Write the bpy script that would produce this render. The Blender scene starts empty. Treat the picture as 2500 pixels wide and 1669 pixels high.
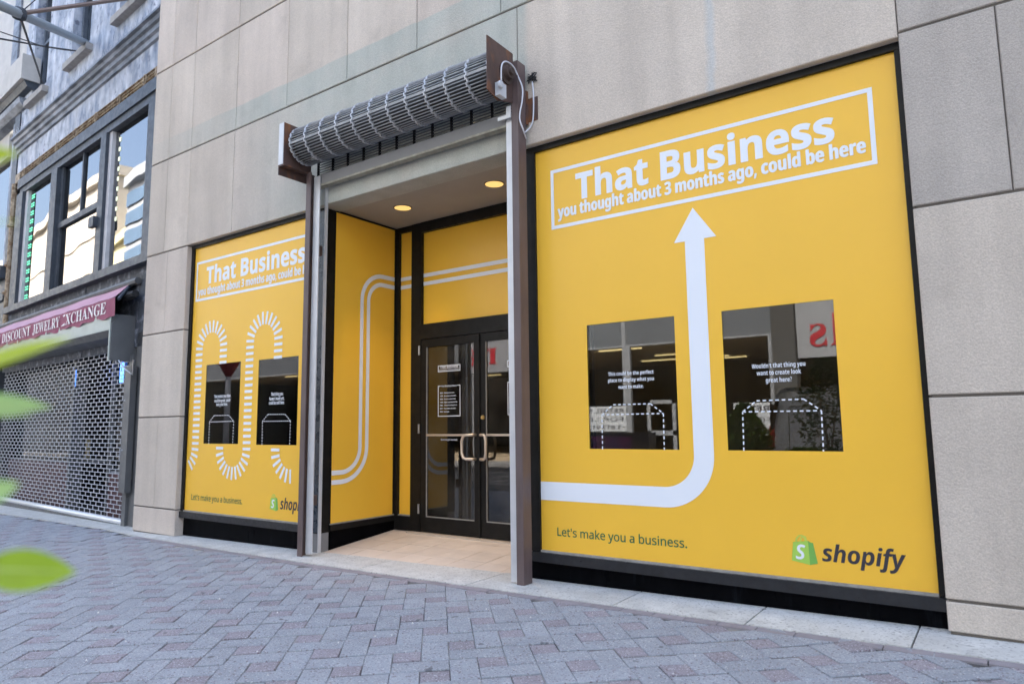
import bpy, bmesh, math, random, os
from mathutils import Vector, Matrix
random.seed(7)
SC = bpy.context.scene
COL = SC.collection
rad = math.radians

# ------------------------------------------------------------------ camera
W, H, FPX = 2500.0, 1669.0, 1679.5
YAW, PIT, ROL = -0.615282934, 0.121212997, -0.011618861
CAM = Vector((0.0, -4.6, 1.25))
_f = Vector((math.sin(YAW)*math.cos(PIT), math.cos(YAW)*math.cos(PIT), math.sin(PIT)))
_r = Vector((math.cos(YAW), -math.sin(YAW), 0.0))
_u = _r.cross(_f)
_r2 = math.cos(ROL)*_r + math.sin(ROL)*_u
_u2 = -math.sin(ROL)*_r + math.cos(ROL)*_u
cd = bpy.data.cameras.new('camera')
cam = bpy.data.objects.new('camera', cd)
COL.objects.link(cam)
M3 = Matrix((_r2, _u2, -_f)).transposed()
cam.matrix_world = Matrix.Translation(CAM) @ M3.to_4x4()
cd.sensor_width = 36.0
cd.lens = FPX/W*36.0
cd.clip_start = 0.02
cd.clip_end = 1500
cd.dof.use_dof = True
cd.dof.focus_distance = 5.6
cd.dof.aperture_fstop = 2.2
SC.camera = cam

# ------------------------------------------------------------------ light
SUN_EL, SUN_AZ = 47.0, 12.0      # azimuth: direction the light comes from, degrees clockwise from +Y
world = bpy.data.worlds.new('World'); SC.world = world; world.use_nodes = True
wn = world.node_tree.nodes; wl = world.node_tree.links
bg = wn['Background']; bg.inputs['Strength'].default_value = 0.15
sky = wn.new('ShaderNodeTexSky'); sky.sky_type = 'NISHITA'; sky.sun_disc = False
sky.sun_elevation = rad(SUN_EL); sky.sun_rotation = rad(SUN_AZ)
sky.air_density = 1.0; sky.dust_density = 6.0; sky.ozone_density = 1.0
wl.new(sky.outputs[0], bg.inputs[0])
sd = bpy.data.lights.new('sun', 'SUN'); sd.energy = 4.5; sd.angle = rad(0.6); sd.color = (1.0, 0.96, 0.90)
sun = bpy.data.objects.new('sun', sd); COL.objects.link(sun)
_sv = Vector((math.sin(rad(SUN_AZ))*math.cos(rad(SUN_EL)), math.cos(rad(SUN_AZ))*math.cos(rad(SUN_EL)), math.sin(rad(SUN_EL))))
sun.rotation_euler = (-_sv).to_track_quat('-Z', 'Y').to_euler()
sun.location = (0, -10, 30)
SC.view_settings.view_transform = 'Standard'
SC.view_settings.look = 'None'
SC.view_settings.exposure = 2.58
SC.view_settings.gamma = 1.0
SC.view_settings.use_curve_mapping = False

# ------------------------------------------------------------------ pixel to place
def ray(p):
    return _f + _r2*((p[0]-W/2)/FPX) - _u2*((p[1]-H/2)/FPX)
def FP(p, Y=0.0):                      # on a plane parallel to the facade -> X, Z
    d = ray(p); t = (Y-CAM.y)/d.y
    return CAM.x+d.x*t, CAM.z+d.z*t
def SD(p, X):                          # on a plane across the facade -> Y, Z
    d = ray(p); t = (X-CAM.x)/d.x
    return CAM.y+d.y*t, CAM.z+d.z*t
def G(x):                              # the pavement rises gently to the right
    return -0.0017+0.0145*(x+7.36)
def GP(p):                             # on the pavement -> X, Y
    d = ray(p); k = 0.0145
    t = (G(0)+k*CAM.x-CAM.z)/(d.z-k*d.x)
    q = CAM+d*t
    return q.x, q.y
def project(q):
    d = Vector(q)-CAM; z = d.dot(_f)
    return W/2+FPX*d.dot(_r2)/z, H/2-FPX*d.dot(_u2)/z
PHI = rad(4.5)
NB0 = Vector((-9.23, 0.10, 0)); NBX = Vector((math.cos(PHI), -math.sin(PHI), 0)); NBY = Vector((math.sin(PHI), math.cos(PHI), 0))
def NB(p, off=0.0):                    # on the neighbour's front -> local x, z
    d = ray(p); o = NB0+NBY*off
    t = (o-CAM).dot(NBY)/d.dot(NBY); q = CAM+d*t
    return (q-NB0).dot(NBX), q.z

# ------------------------------------------------------------------ materials
MATS = {}
def mat(name, col, rough=0.6, metal=0.0, var=0.0, vs=3.0, bump=0.0, bs=80.0, spec=0.5, col2=None, mix_lo=0.4, mix_hi=0.6,
        stretch=(1,1,1), emit=None, es=0.0, island=0.0, coat=0.0, detail=5, rvar=0.0):
    m = bpy.data.materials.new(name); m.use_nodes = True
    nt = m.node_tree; N = nt.nodes; L = nt.links
    b = N['Principled BSDF']
    b.inputs['Roughness'].default_value = rough
    b.inputs['Metallic'].default_value = metal
    b.inputs['Specular IOR Level'].default_value = spec
    b.inputs['Coat Weight'].default_value = coat
    geo = N.new('ShaderNodeNewGeometry')
    mp = N.new('ShaderNodeMapping'); mp.inputs['Scale'].default_value = stretch
    L.new(geo.outputs['Position'], mp.inputs['Vector'])
    out = None
    def noise(scale, det=detail, ro=0.6):
        n = N.new('ShaderNodeTexNoise'); n.inputs['Scale'].default_value = scale
        n.inputs['Detail'].default_value = det; n.inputs['Roughness'].default_value = ro
        L.new(mp.outputs[0], n.inputs['Vector']); return n
    rgb = N.new('ShaderNodeRGB'); rgb.outputs[0].default_value = (*col, 1); out = rgb.outputs[0]
    if col2 is not None:
        n = noise(vs*0.7)
        r = N.new('ShaderNodeMapRange'); r.inputs['From Min'].default_value = mix_lo; r.inputs['From Max'].default_value = mix_hi
        L.new(n.outputs['Fac'], r.inputs['Value'])
        mx = N.new('ShaderNodeMix'); mx.data_type = 'RGBA'; mx.inputs[7].default_value = (*col2, 1)
        L.new(r.outputs[0], mx.inputs[0]); L.new(out, mx.inputs[6]); out = mx.outputs[2]
    if var > 0:
        n = noise(vs)
        r = N.new('ShaderNodeMapRange'); r.inputs['From Min'].default_value = 0.25; r.inputs['From Max'].default_value = 0.75
        r.inputs['To Min'].default_value = 1-var; r.inputs['To Max'].default_value = 1+var
        L.new(n.outputs['Fac'], r.inputs['Value'])
        mx = N.new('ShaderNodeMix'); mx.data_type = 'RGBA'; mx.blend_type = 'MULTIPLY'; mx.inputs[0].default_value = 1
        L.new(out, mx.inputs[6]); L.new(r.outputs[0], mx.inputs[7]); out = mx.outputs[2]
    if island > 0:
        oi = N.new('ShaderNodeObjectInfo')
        ad = N.new('ShaderNodeMath'); ad.operation = 'ADD'
        L.new(oi.outputs['Random'], ad.inputs[0]); L.new(geo.outputs['Random Per Island'], ad.inputs[1])
        fr = N.new('ShaderNodeMath'); fr.operation = 'FRACT'; L.new(ad.outputs[0], fr.inputs[0])
        r = N.new('ShaderNodeMapRange'); r.inputs['To Min'].default_value = 1-island; r.inputs['To Max'].default_value = 1+island
        L.new(fr.outputs[0], r.inputs['Value'])
        mx = N.new('ShaderNodeMix'); mx.data_type = 'RGBA'; mx.blend_type = 'MULTIPLY'; mx.inputs[0].default_value = 1
        L.new(out, mx.inputs[6]); L.new(r.outputs[0], mx.inputs[7]); out = mx.outputs[2]
    L.new(out, b.inputs['Base Color'])
    if rvar > 0:
        n = noise(vs*2.1)
        r = N.new('ShaderNodeMapRange'); r.inputs['From Min'].default_value = 0.3; r.inputs['From Max'].default_value = 0.7
        r.inputs['To Min'].default_value = max(0, rough-rvar); r.inputs['To Max'].default_value = min(1, rough+rvar)
        L.new(n.outputs['Fac'], r.inputs['Value']); L.new(r.outputs[0], b.inputs['Roughness'])
    if bump > 0:
        n = noise(bs, 3, 0.65)
        bp = N.new('ShaderNodeBump'); bp.inputs['Strength'].default_value = bump; bp.inputs['Distance'].default_value = 0.01
        L.new(n.outputs['Fac'], bp.inputs['Height']); L.new(bp.outputs[0], b.inputs['Normal'])
    if emit is not None:
        b.inputs['Emission Color'].default_value = (*emit, 1); b.inputs['Emission Strength'].default_value = es
    MATS[name] = m
    return m
def glass(name, ior=1.9, tint=(0.75, 0.78, 0.78), wave=0.0, ws=1.2, dirt=0.0):
    m = bpy.data.materials.new(name); m.use_nodes = True
    nt = m.node_tree; N = nt.nodes; L = nt.links
    N.remove(N['Principled BSDF'])
    tr = N.new('ShaderNodeBsdfTransparent'); tr.inputs[0].default_value = (*tint, 1)
    gl = N.new('ShaderNodeBsdfGlossy'); gl.inputs['Roughness'].default_value = 0.0
    fr = N.new('ShaderNodeFresnel'); fr.inputs['IOR'].default_value = ior
    mx = N.new('ShaderNodeMixShader')
    L.new(fr.outputs[0], mx.inputs[0]); L.new(tr.outputs[0], mx.inputs[1]); L.new(gl.outputs[0], mx.inputs[2])
    out = mx.outputs[0]
    geo = N.new('ShaderNodeNewGeometry')
    if wave > 0:
        n = N.new('ShaderNodeTexNoise'); n.inputs['Scale'].default_value = ws; n.inputs['Detail'].default_value = 1
        L.new(geo.outputs['Position'], n.inputs['Vector'])
        bp = N.new('ShaderNodeBump'); bp.inputs['Strength'].default_value = wave; bp.inputs['Distance'].default_value = 0.05
        L.new(n.outputs['Fac'], bp.inputs['Height']); L.new(bp.outputs[0], gl.inputs['Normal'])
    if dirt > 0:
        df = N.new('ShaderNodeBsdfDiffuse'); df.inputs[0].default_value = (0.5, 0.48, 0.45, 1)
        n = N.new('ShaderNodeTexNoise'); n.inputs['Scale'].default_value = 2.2; n.inputs['Detail'].default_value = 8
        L.new(geo.outputs['Position'], n.inputs['Vector'])
        r = N.new('ShaderNodeMapRange'); r.inputs['From Min'].default_value = 0.35; r.inputs['From Max'].default_value = 0.85
        r.inputs['To Max'].default_value = dirt
        L.new(n.outputs['Fac'], r.inputs['Value'])
        m2 = N.new('ShaderNodeMixShader'); L.new(r.outputs[0], m2.inputs[0]); L.new(out, m2.inputs[1]); L.new(df.outputs[0], m2.inputs[2])
        out = m2.outputs[0]
    L.new(out, N['Material Output'].inputs[0])
    MATS[name] = m
    return m

def stone_mat(nm='facade_stone', base=(0.578, 0.512, 0.442)):
    m = mat(nm, base, 0.85, var=0.10, vs=1.3, bump=0.6, bs=75, spec=0.2, island=0.06)
    nt = m.node_tree; N = nt.nodes; L = nt.links; b = N['Principled BSDF']
    src = b.inputs['Base Color'].links[0].from_socket
    geo = N.new('ShaderNodeNewGeometry'); sep = N.new('ShaderNodeSeparateXYZ'); L.new(geo.outputs['Position'], sep.inputs[0])
    def rng(sock, a, c, lo=0, hi=1):
        r = N.new('ShaderNodeMapRange'); r.inputs['From Min'].default_value = a; r.inputs['From Max'].default_value = c
        r.inputs['To Min'].default_value = lo; r.inputs['To Max'].default_value = hi; L.new(sock, r.inputs['Value']); return r.outputs[0]
    def mul(a, c, op='MULTIPLY'):
        n = N.new('ShaderNodeMath'); n.operation = op; L.new(a, n.inputs[0])
        if isinstance(c, float): n.inputs[1].default_value = c
        else: L.new(c, n.inputs[1])
        n.use_clamp = True
        return n.outputs[0]
    nz = N.new('ShaderNodeTexNoise'); nz.inputs['Scale'].default_value = 3.0; nz.inputs['Detail'].default_value = 6
    L.new(geo.outputs['Position'], nz.inputs['Vector'])
    nf = rng(nz.outputs['Fac'], 0.3, 0.7, -0.012, 0.012)
    zz = mul(sep.outputs['Z'], nf, 'ADD'); 
    zadd = N.new('ShaderNodeMath'); zadd.operation = 'ADD'; L.new(sep.outputs['Z'], zadd.inputs[0]); L.new(nf, zadd.inputs[1])
    band = mul(rng(zadd.outputs[0], 5.083, 5.069), rng(zadd.outputs[0], 4.77, 4.79))      # a washed strip of grey-green patching
    xg = rng(sep.outputs['X'], -8.75, -6.6, 0.25, 1)
    low = mul(mul(rng(zadd.outputs[0], 4.80, 4.78), rng(sep.outputs['X'], -7.4, -5.6)), rng(sep.outputs['X'], -2.98, -3.04))
    low = mul(low, rng(zadd.outputs[0], 3.3, 3.5))
    msk = mul(mul(band, xg), low, 'MAXIMUM')
    x2 = rng(sep.outputs['X'], -2.96, -3.0)
    msk = mul(mul(msk, x2), rng(nz.outputs['Fac'], 0.2, 0.55, 0.55, 0.95))
    mx = N.new('ShaderNodeMix'); mx.data_type = 'RGBA'; mx.inputs[7].default_value = (0.445, 0.462, 0.418, 1)
    L.new(msk, mx.inputs[0]); L.new(src, mx.inputs[6])
    # speckled aggregate
    vz = N.new('ShaderNodeTexNoise'); vz.inputs['Scale'].default_value = 150; vz.inputs['Detail'].default_value = 2
    L.new(geo.outputs['Position'], vz.inputs['Vector'])
    sp = rng(vz.outputs['Fac'], 0.3, 0.7, 0.86, 1.12)
    # vertical streaks of weathering
    mp = N.new('ShaderNodeMapping'); mp.inputs['Scale'].default_value = (5, 5, 0.5); L.new(geo.outputs['Position'], mp.inputs[0])
    sn = N.new('ShaderNodeTexNoise'); sn.inputs['Scale'].default_value = 1.0; sn.inputs['Detail'].default_value = 7; L.new(mp.outputs[0], sn.inputs['Vector'])
    st = rng(sn.outputs['Fac'], 0.35, 0.75, 1.04, 0.88)
    # dirt splash close to the pavement
    dz = N.new('ShaderNodeMath'); dz.operation = 'ADD'; L.new(sep.outputs['Z'], dz.inputs[0]); L.new(rng(sn.outputs['Fac'], .3, .7, -.12, .12), dz.inputs[1])
    gr = rng(nz.outputs['Fac'], 0.62, 0.78, 1.0, 0.86)
    xs_ = FP((1735, 100), -0.09)[0]
    xn = N.new('ShaderNodeMath'); xn.operation = 'ADD'; L.new(sep.outputs['X'], xn.inputs[0]); L.new(rng(nz.outputs['Fac'], .3, .7, -.03, .03), xn.inputs[1])
    sk = mul(mul(rng(xn.outputs[0], xs_-.05, xs_-.01), rng(xn.outputs[0], xs_+.04, xs_+.01)), rng(sep.outputs['Z'], 4.85, 4.6))
    mxs = N.new('ShaderNodeMix'); mxs.data_type = 'RGBA'; mxs.inputs[7].default_value = (0.50, 0.52, 0.52, 1)
    sk2 = mul(sk, 0.7); L.new(sk2, mxs.inputs[0]); L.new(mx.outputs[2], mxs.inputs[6]); mx = mxs
    ff = N.new('ShaderNodeMath'); ff.operation = 'MULTIPLY'; L.new(sp, ff.inputs[0]); L.new(st, ff.inputs[1])
    f2 = N.new('ShaderNodeMath'); f2.operation = 'MULTIPLY'; L.new(ff.outputs[0], f2.inputs[0]); L.new(gr, f2.inputs[1])
    m2 = N.new('ShaderNodeMix'); m2.data_type = 'RGBA'; m2.blend_type = 'MULTIPLY'; m2.inputs[0].default_value = 1
    L.new(mx.outputs[2], m2.inputs[6]); L.new(f2.outputs[0], m2.inputs[7])
    L.new(m2.outputs[2], b.inputs['Base Color'])
    return m
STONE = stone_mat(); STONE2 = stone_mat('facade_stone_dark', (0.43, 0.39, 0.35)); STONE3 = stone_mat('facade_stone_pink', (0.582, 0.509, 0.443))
JOINT = mat('joint_dark', (0.13, 0.115, 0.10), 0.9)
CONC = mat('soffit_concrete', (0.36, 0.34, 0.31), 0.8, var=0.08, vs=2.5, bump=0.2, bs=60)
YEL = mat('yellow_vinyl', (0.92, 0.532, 0.052), 0.30, var=0.025, vs=1.1, spec=0.45, bump=0.07, bs=1.6, rvar=0.025)
def translucent(m, w, col):
    nt = m.node_tree; N = nt.nodes; L = nt.links
    t = N.new('ShaderNodeBsdfTranslucent'); t.inputs[0].default_value = (*col, 1)
    mx = N.new('ShaderNodeMixShader'); mx.inputs[0].default_value = w
    o = N['Material Output']; L.new(N['Principled BSDF'].outputs[0], mx.inputs[1]); L.new(t.outputs[0], mx.inputs[2]); L.new(mx.outputs[0], o.inputs[0])
translucent(YEL, 0.05, (0.6, 0.35, 0.05))
WHT = mat('white_print', (0.78, 0.815, 0.87), 0.5, spec=0.3)
GRN = mat('green_print', (0.010, 0.125, 0.055), 0.5)
INK = mat('dark_print', (0.032, 0.03, 0.042), 0.5)
LIME = mat('lime_print', (0.36, 0.60, 0.09), 0.5)
LEAFG = mat('mid_green_print', (0.17, 0.42, 0.08), 0.5)
PALEL = mat('pale_lime_print', (0.55, 0.60, 0.09), 0.5)
BLK = mat('black_metal', (0.009, 0.0088, 0.0085), 0.42, metal=0.0, var=0.5, vs=9, rvar=0.12, spec=0.22, bump=0.05, bs=30)
BLU = mat('anodised_metal', (0.028, 0.040, 0.058), 0.3, metal=0.15, var=0.3, vs=6, rvar=0.12)
SILL = mat('grey_sill_metal', (0.013, 0.0135, 0.016), 0.42, var=0.4, vs=14, rvar=0.15)
BEAD = mat('bead_strip', (0.30, 0.29, 0.27), 0.5, var=0.25, vs=20)
GRAN = mat('black_granite', (0.0025, 0.0027, 0.0036), 0.35, col2=(0.011, 0.014, 0.019), mix_lo=0.60, mix_hi=0.72, var=0.5, vs=3, stretch=(3, 3, 0.5), rvar=0.1, spec=0.03)
RUST = mat('rusty_brown_steel', (0.085, 0.050, 0.042), 0.6, var=0.35, vs=8, col2=(0.21, 0.08, 0.028), mix_lo=0.52, mix_hi=0.68, stretch=(1, 1, 0.5), bump=0.15, bs=60)
POST = mat('brown_painted_steel', (0.115, 0.082, 0.080), 0.5, var=0.2, vs=9, stretch=(1, 1, 0.3), rvar=0.1, bump=0.08, bs=40)
GALV = mat('galvanised_steel', (0.48, 0.50, 0.53), 0.36, metal=0.85, var=0.16, vs=12, rvar=0.12)
GUID = mat('pale_guide_steel', (0.60, 0.61, 0.63), 0.4, metal=0.3, var=0.07, vs=7, rvar=0.1)
BARM = mat('dull_grey_bar', (0.21, 0.21, 0.215), 0.6, var=0.06, vs=6)
DARK = mat('dark_void', (0.012, 0.012, 0.012), 0.9)
TILE = mat('entrance_tile', (0.66, 0.57, 0.49), 0.5, var=0.10, vs=5, island=0.05, bump=0.05, bs=50, rvar=0.1)
GROUT = mat('tile_grout', (0.19, 0.16, 0.13), 0.9, var=0.3, vs=8)
KERB = mat('kerb_concrete', (0.55, 0.555, 0.535), 0.85, var=0.2, vs=7, bump=0.3, bs=90, island=0.05, detail=8)
def speck(m, col, lo, hi, scale):
    nt = m.node_tree; N = nt.nodes; L = nt.links; b = N['Principled BSDF']
    src = b.inputs['Base Color'].links[0].from_socket
    geo = N.new('ShaderNodeNewGeometry')
    n = N.new('ShaderNodeTexNoise'); n.inputs['Scale'].default_value = scale; n.inputs['Detail'].default_value = 2
    L.new(geo.outputs['Position'], n.inputs['Vector'])
    r = N.new('ShaderNodeMapRange'); r.inputs['From Min'].default_value = lo; r.inputs['From Max'].default_value = hi
    L.new(n.outputs['Fac'], r.inputs['Value'])
    mx = N.new('ShaderNodeMix'); mx.data_type = 'RGBA'; mx.inputs[7].default_value = (*col, 1)
    L.new(r.outputs[0], mx.inputs[0]); L.new(src, mx.inputs[6]); L.new(mx.outputs[2], b.inputs['Base Color'])
speck(KERB, (0.22, 0.22, 0.22), 0.70, 0.76, 13); speck(KERB, (0.30, 0.30, 0.29), 0.56, 0.70, 60)
PAVG = mat('grey_paver', (0.285, 0.308, 0.342), 0.85, var=0.14, vs=6, bump=0.35, bs=110, island=0.07, detail=8)
PAVR = mat('red_paver', (0.262, 0.243, 0.272), 0.85, var=0.13, vs=6, bump=0.35, bs=110, island=0.08, detail=8)
for m_ in (PAVG, PAVR):
    speck(m_, (0.15, 0.115, 0.13), 0.58, 0.68, 75)
    speck(m_, (0.50, 0.52, 0.55), 0.58, 0.70, 110)
    speck(m_, (0.13, 0.135, 0.15), 0.70, 0.75, 11)
BORD = mat('border_brick', (0.265, 0.245, 0.265), 0.85, var=0.14, vs=9, bump=0.35, bs=100, island=0.08)
BED = mat('sand_joint', (0.075, 0.075, 0.078), 0.95, col2=(0.36, 0.35, 0.32), vs=2.2, mix_lo=0.46, mix_hi=0.62, var=0.3)
ASPH = mat('asphalt', (0.05, 0.05, 0.052), 0.9, var=0.2, vs=20, bump=0.3, bs=90)
GLS = glass('shop_glass', 1.85, (0.72, 0.75, 0.74), dirt=0.02)
DGLS = glass('door_glass', 1.95, (0.86, 0.80, 0.66), dirt=0.07)
SGLS = glass('shaded_shop_glass', 1.25, (0.8, 0.82, 0.82))
NGLS = glass('old_window_glass', 4.0, (0.5, 0.52, 0.53), wave=0.05, ws=0.9)
INTW = mat('interior_wall', (0.21, 0.165, 0.10), 0.9)
INTF = mat('interior_floor', (0.42, 0.33, 0.22), 0.5)
BRASS = mat('brass', (0.7, 0.5, 0.2), 0.3, metal=1.0)
HAND = mat('satin_bronze_handle', (0.62, 0.54, 0.46), 0.35, metal=0.6)
TAPE = mat('pale_tape', (0.62, 0.58, 0.48), 0.7)
LENS = mat('lamp_lens', (0.3, 0.2, 0.08), 0.4, emit=(1.0, 0.62, 0.20), es=0.19)
TRIM = mat('lamp_trim', (0.20, 0.17, 0.14), 0.4, metal=0.4)
CABL = mat('white_cable', (0.66, 0.68, 0.74), 0.5)
BOXM = mat('pale_box_plastic', (0.50, 0.53, 0.58), 0.45)
BCAB = mat('black_cable', (0.015, 0.015, 0.015), 0.6)

# ------------------------------------------------------------------ builders
class MB:
    def __init__(s): s.v = []; s.f = []; s.mi = []; s.cur = 0
    def add(s, vs, fs):
        o = len(s.v); s.v += [tuple(p) for p in vs]; s.f += [tuple(i+o for i in f) for f in fs]; s.mi += [s.cur]*len(fs); return s
    def box(s, x0, x1, y0, y1, z0, z1):
        return s.add([(x0,y0,z0),(x1,y0,z0),(x1,y1,z0),(x0,y1,z0),(x0,y0,z1),(x1,y0,z1),(x1,y1,z1),(x0,y1,z1)],
                     [(0,3,2,1),(4,5,6,7),(0,1,5,4),(1,2,6,5),(2,3,7,6),(3,0,4,7)])
    def cbox(s, x0, x1, y0, y1, z0, z1, c=0.008):     # box with its front (low y) edges chamfered
        return s.add([(x0,y0+c,z0),(x1,y0+c,z0),(x1,y0+c,z1),(x0,y0+c,z1),(x0+c,y0,z0+c),(x1-c,y0,z0+c),(x1-c,y0,z1-c),(x0+c,y0,z1-c),
                      (x0,y1,z0),(x1,y1,z0),(x1,y1,z1),(x0,y1,z1)],
                     [(4,5,6,7),(0,1,5,4),(1,2,6,5),(2,3,7,6),(3,0,4,7),(0,8,9,1),(1,9,10,2),(2,10,11,3),(3,11,8,0),(8,11,10,9)])
    def prism(s, poly, a, b, ax='y'):                 # poly in the two other axes
        n = len(poly)
        def P(p, t):
            return {'y': (p[0], t, p[1]), 'x': (t, p[0], p[1]), 'z': (p[0], p[1], t)}[ax]
        vs = [P(p, a) for p in poly]+[P(p, b) for p in poly]
        fs = [tuple(range(n)), tuple(range(2*n-1, n-1, -1))]+[(i, i+n, (i+1) % n+n, (i+1) % n) for i in range(n)]
        return s.add(vs, fs)
    def tube(s, pts, r, seg=6, cap=True):
        pts = [Vector(p) for p in pts]; n = len(pts); vs = []; rs = r if isinstance(r, (list, tuple)) else [r]*n
        up = None
        for i, p in enumerate(pts):
            t = (pts[min(i+1, n-1)]-pts[max(i-1, 0)]).normalized()
            if up is None:
                up = Vector((0,0,1)) if abs(t.z) < 0.9 else Vector((1,0,0))
            a = t.cross(up).normalized(); up = a.cross(t).normalized()
            for k in range(seg):
                an = 2*math.pi*k/seg
                vs.append(p+(a*math.cos(an)+up*math.sin(an))*rs[i])
        fs = [(i*seg+k, i*seg+(k+1) % seg, (i+1)*seg+(k+1) % seg, (i+1)*seg+k) for i in range(n-1) for k in range(seg)]
        if cap: fs += [tuple(range(seg-1, -1, -1)), tuple((n-1)*seg+k for k in range(seg))]
        return s.add(vs, fs)
    def grid(s, fn, nu, nv):
        vs = [fn(i/nu, j/nv) for j in range(nv+1) for i in range(nu+1)]
        fs = [(j*(nu+1)+i, j*(nu+1)+i+1, (j+1)*(nu+1)+i+1, (j+1)*(nu+1)+i) for j in range(nv) for i in range(nu)]
        return s.add(vs, fs)
    def lathe(s, prof, seg=20, c=(0,0), ax='z'):      # prof: (radius, height)
        vs = []
        for r, h in prof:
            for k in range(seg):
                a = 2*math.pi*k/seg; p = (r*math.cos(a), r*math.sin(a))
                vs.append({'z': (c[0]+p[0], c[1]+p[1], h), 'x': (h, c[0]+p[0], c[1]+p[1]), 'y': (c[0]+p[0], h, c[1]+p[1])}[ax])
        n = len(prof)
        fs = [(i*seg+k, i*seg+(k+1) % seg, (i+1)*seg+(k+1) % seg, (i+1)*seg+k) for i in range(n-1) for k in range(seg)]
        fs += [tuple(range(seg-1, -1, -1)), tuple((n-1)*seg+k for k in range(seg))]
        return s.add(vs, fs)
    def mesh(s, name, mats, smooth=False):
        me = bpy.data.meshes.new(name); me.from_pydata(s.v, [], s.f)
        for m in (mats if isinstance(mats, (list, tuple)) else [mats]): me.materials.append(m)
        if any(s.mi): me.polygons.foreach_set('material_index', s.mi)
        if smooth: me.polygons.foreach_set('use_smooth', [True]*len(me.polygons))
        me.update(); return me
    def build(s, name, m, parent=None, smooth=False, kind=None):
        return link(name, s.mesh(name, m, smooth), parent, kind)
def fixn(me):
    bm = bmesh.new(); bm.from_mesh(me); bmesh.ops.recalc_face_normals(bm, faces=bm.faces); bm.to_mesh(me); bm.free()
def link(name, data, parent=None, kind=None):
    o = bpy.data.objects.new(name, data); COL.objects.link(o)
    if parent is not None:
        o.parent = parent
        if parent.type == 'EMPTY' and 'off' in parent: o.location = -Vector(parent['off'])
    if kind: o['kind'] = kind
    return o
def tag(o, label=None, cat=None, group=None, kind=None):
    if label: o['label'] = label
    if cat: o['category'] = cat
    if group: o['group'] = group
    if kind: o['kind'] = kind
    return o
def thing(name, label, cat, base=(0,0,0), group=None):
    # an Empty at the thing's base; its parts are written in world coordinates and shifted back by the base
    o = bpy.data.objects.new(name, None); COL.objects.link(o); o.location = base; o['off'] = tuple(base)
    o.empty_display_size = 0.2
    return tag(o, label, cat, group)

def load_font(f):
    try:
        return bpy.data.fonts.load(os.path.join(bpy.utils.system_resource('DATAFILES', path='fonts'), f))
    except Exception:
        return None
MATHF = load_font('NotoSansMath-Regular.woff2')
def serif(t):
    if MATHF is None: return t
    return ''.join(chr(0x1D400+ord(c)-65) if 'A' <= c <= 'Z' else chr(0x1D41A+ord(c)-97) if 'a' <= c <= 'z' else c for c in t)
_dg = None
def style(t, up, lo, dg=None):
    if MATHF is None: return t
    return ''.join(chr(up+ord(c)-65) if 'A' <= c <= 'Z' else chr(lo+ord(c)-97) if 'a' <= c <= 'z' else chr(dg+ord(c)-48) if dg and '0' <= c <= '9' else c for c in t)
def glyphs(t, font=None, bold=0.0, shear=0.0, space=1.0):
    # true bold faces of the maths alphabet are cleaner than fattened outlines
    if font is None:
        font = MATHF
        if bold >= 0.02: t = style(t, 0x1D63C, 0x1D656, 0x1D7EC) if shear else style(t, 0x1D5D4, 0x1D5EE, 0x1D7EC)
        elif shear: t = style(t, 0x1D608, 0x1D622)
        bold = 0.006 if bold >= 0.038 else 0.011 if bold >= 0.036 else 0.007 if 0.001 < bold < 0.02 else 0.0; shear = 0.0
    cu = bpy.data.curves.new('t', 'FONT'); cu.body = t; cu.offset = bold; cu.shear = shear; cu.space_character = space
    cu.resolution_u = 4
    if font: cu.font = font
    o = bpy.data.objects.new('t', cu); COL.objects.link(o)
    dg = bpy.context.evaluated_depsgraph_get(); dg.update()
    me = bpy.data.meshes.new_from_object(o.evaluated_get(dg))
    vs = [(v.co.x, v.co.y) for v in me.vertices]; fs = [tuple(p.vertices) for p in me.polygons]
    bpy.data.objects.remove(o); bpy.data.curves.remove(cu); bpy.data.meshes.remove(me)
    return vs, fs
_cap = {}
def capheight(font, bold):
    k = (font.name if font else '', bold)
    if k not in _cap:
        vs, _ = glyphs(serif('T') if font is MATHF and font is not None else 'T', font, bold); _cap[k] = (min(v[1] for v in vs), max(v[1] for v in vs))
    return _cap[k]
def text(parent, name, t, place, u0, u1, base, cap, m, font=None, bold=0.0, shear=0.0, space=1.0, fat=0.0):
    # fit the words between u0 and u1, their base line at base and capitals cap high; place(u, v) gives the point
    vs, fs = glyphs(t, font, bold, shear, space)
    a = min(v[0] for v in vs); b = max(v[0] for v in vs); c0, c1 = capheight(font, bold)
    sx = (u1-u0)/(b-a); sy = cap/(c1-c0)
    P = [place(u0+(x-a)*sx, base+(y-c0)*sy) for x, y in vs]
    mb = MB(); mb.add(P, fs)
    if fat:
        for n_, (dx, dz) in enumerate(((-fat, 0), (fat, 0), (0, fat*.6), (0, -fat*.6))):
            Q = [place(u0+(x-a)*sx+dx, base+(y-c0)*sy+dz) for x, y in vs]
            mb.add([(q[0], q[1]-.0003*(n_+1), q[2]) for q in Q], fs)
    return mb.build(name, m, parent)
def smooth(pts, n=6):
    pts = [Vector(p) for p in pts]; out = []
    for i in range(len(pts)-1):
        p0 = pts[max(i-1, 0)]; p1 = pts[i]; p2 = pts[i+1]; p3 = pts[min(i+2, len(pts)-1)]
        for k_ in range(n):
            t = k_/n
            out.append(0.5*((2*p1)+(p2-p0)*t+(2*p0-5*p1+4*p2-p3)*t*t+(3*p1-p0-3*p2+p3)*t**3))
    return out+[pts[-1]]
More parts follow.
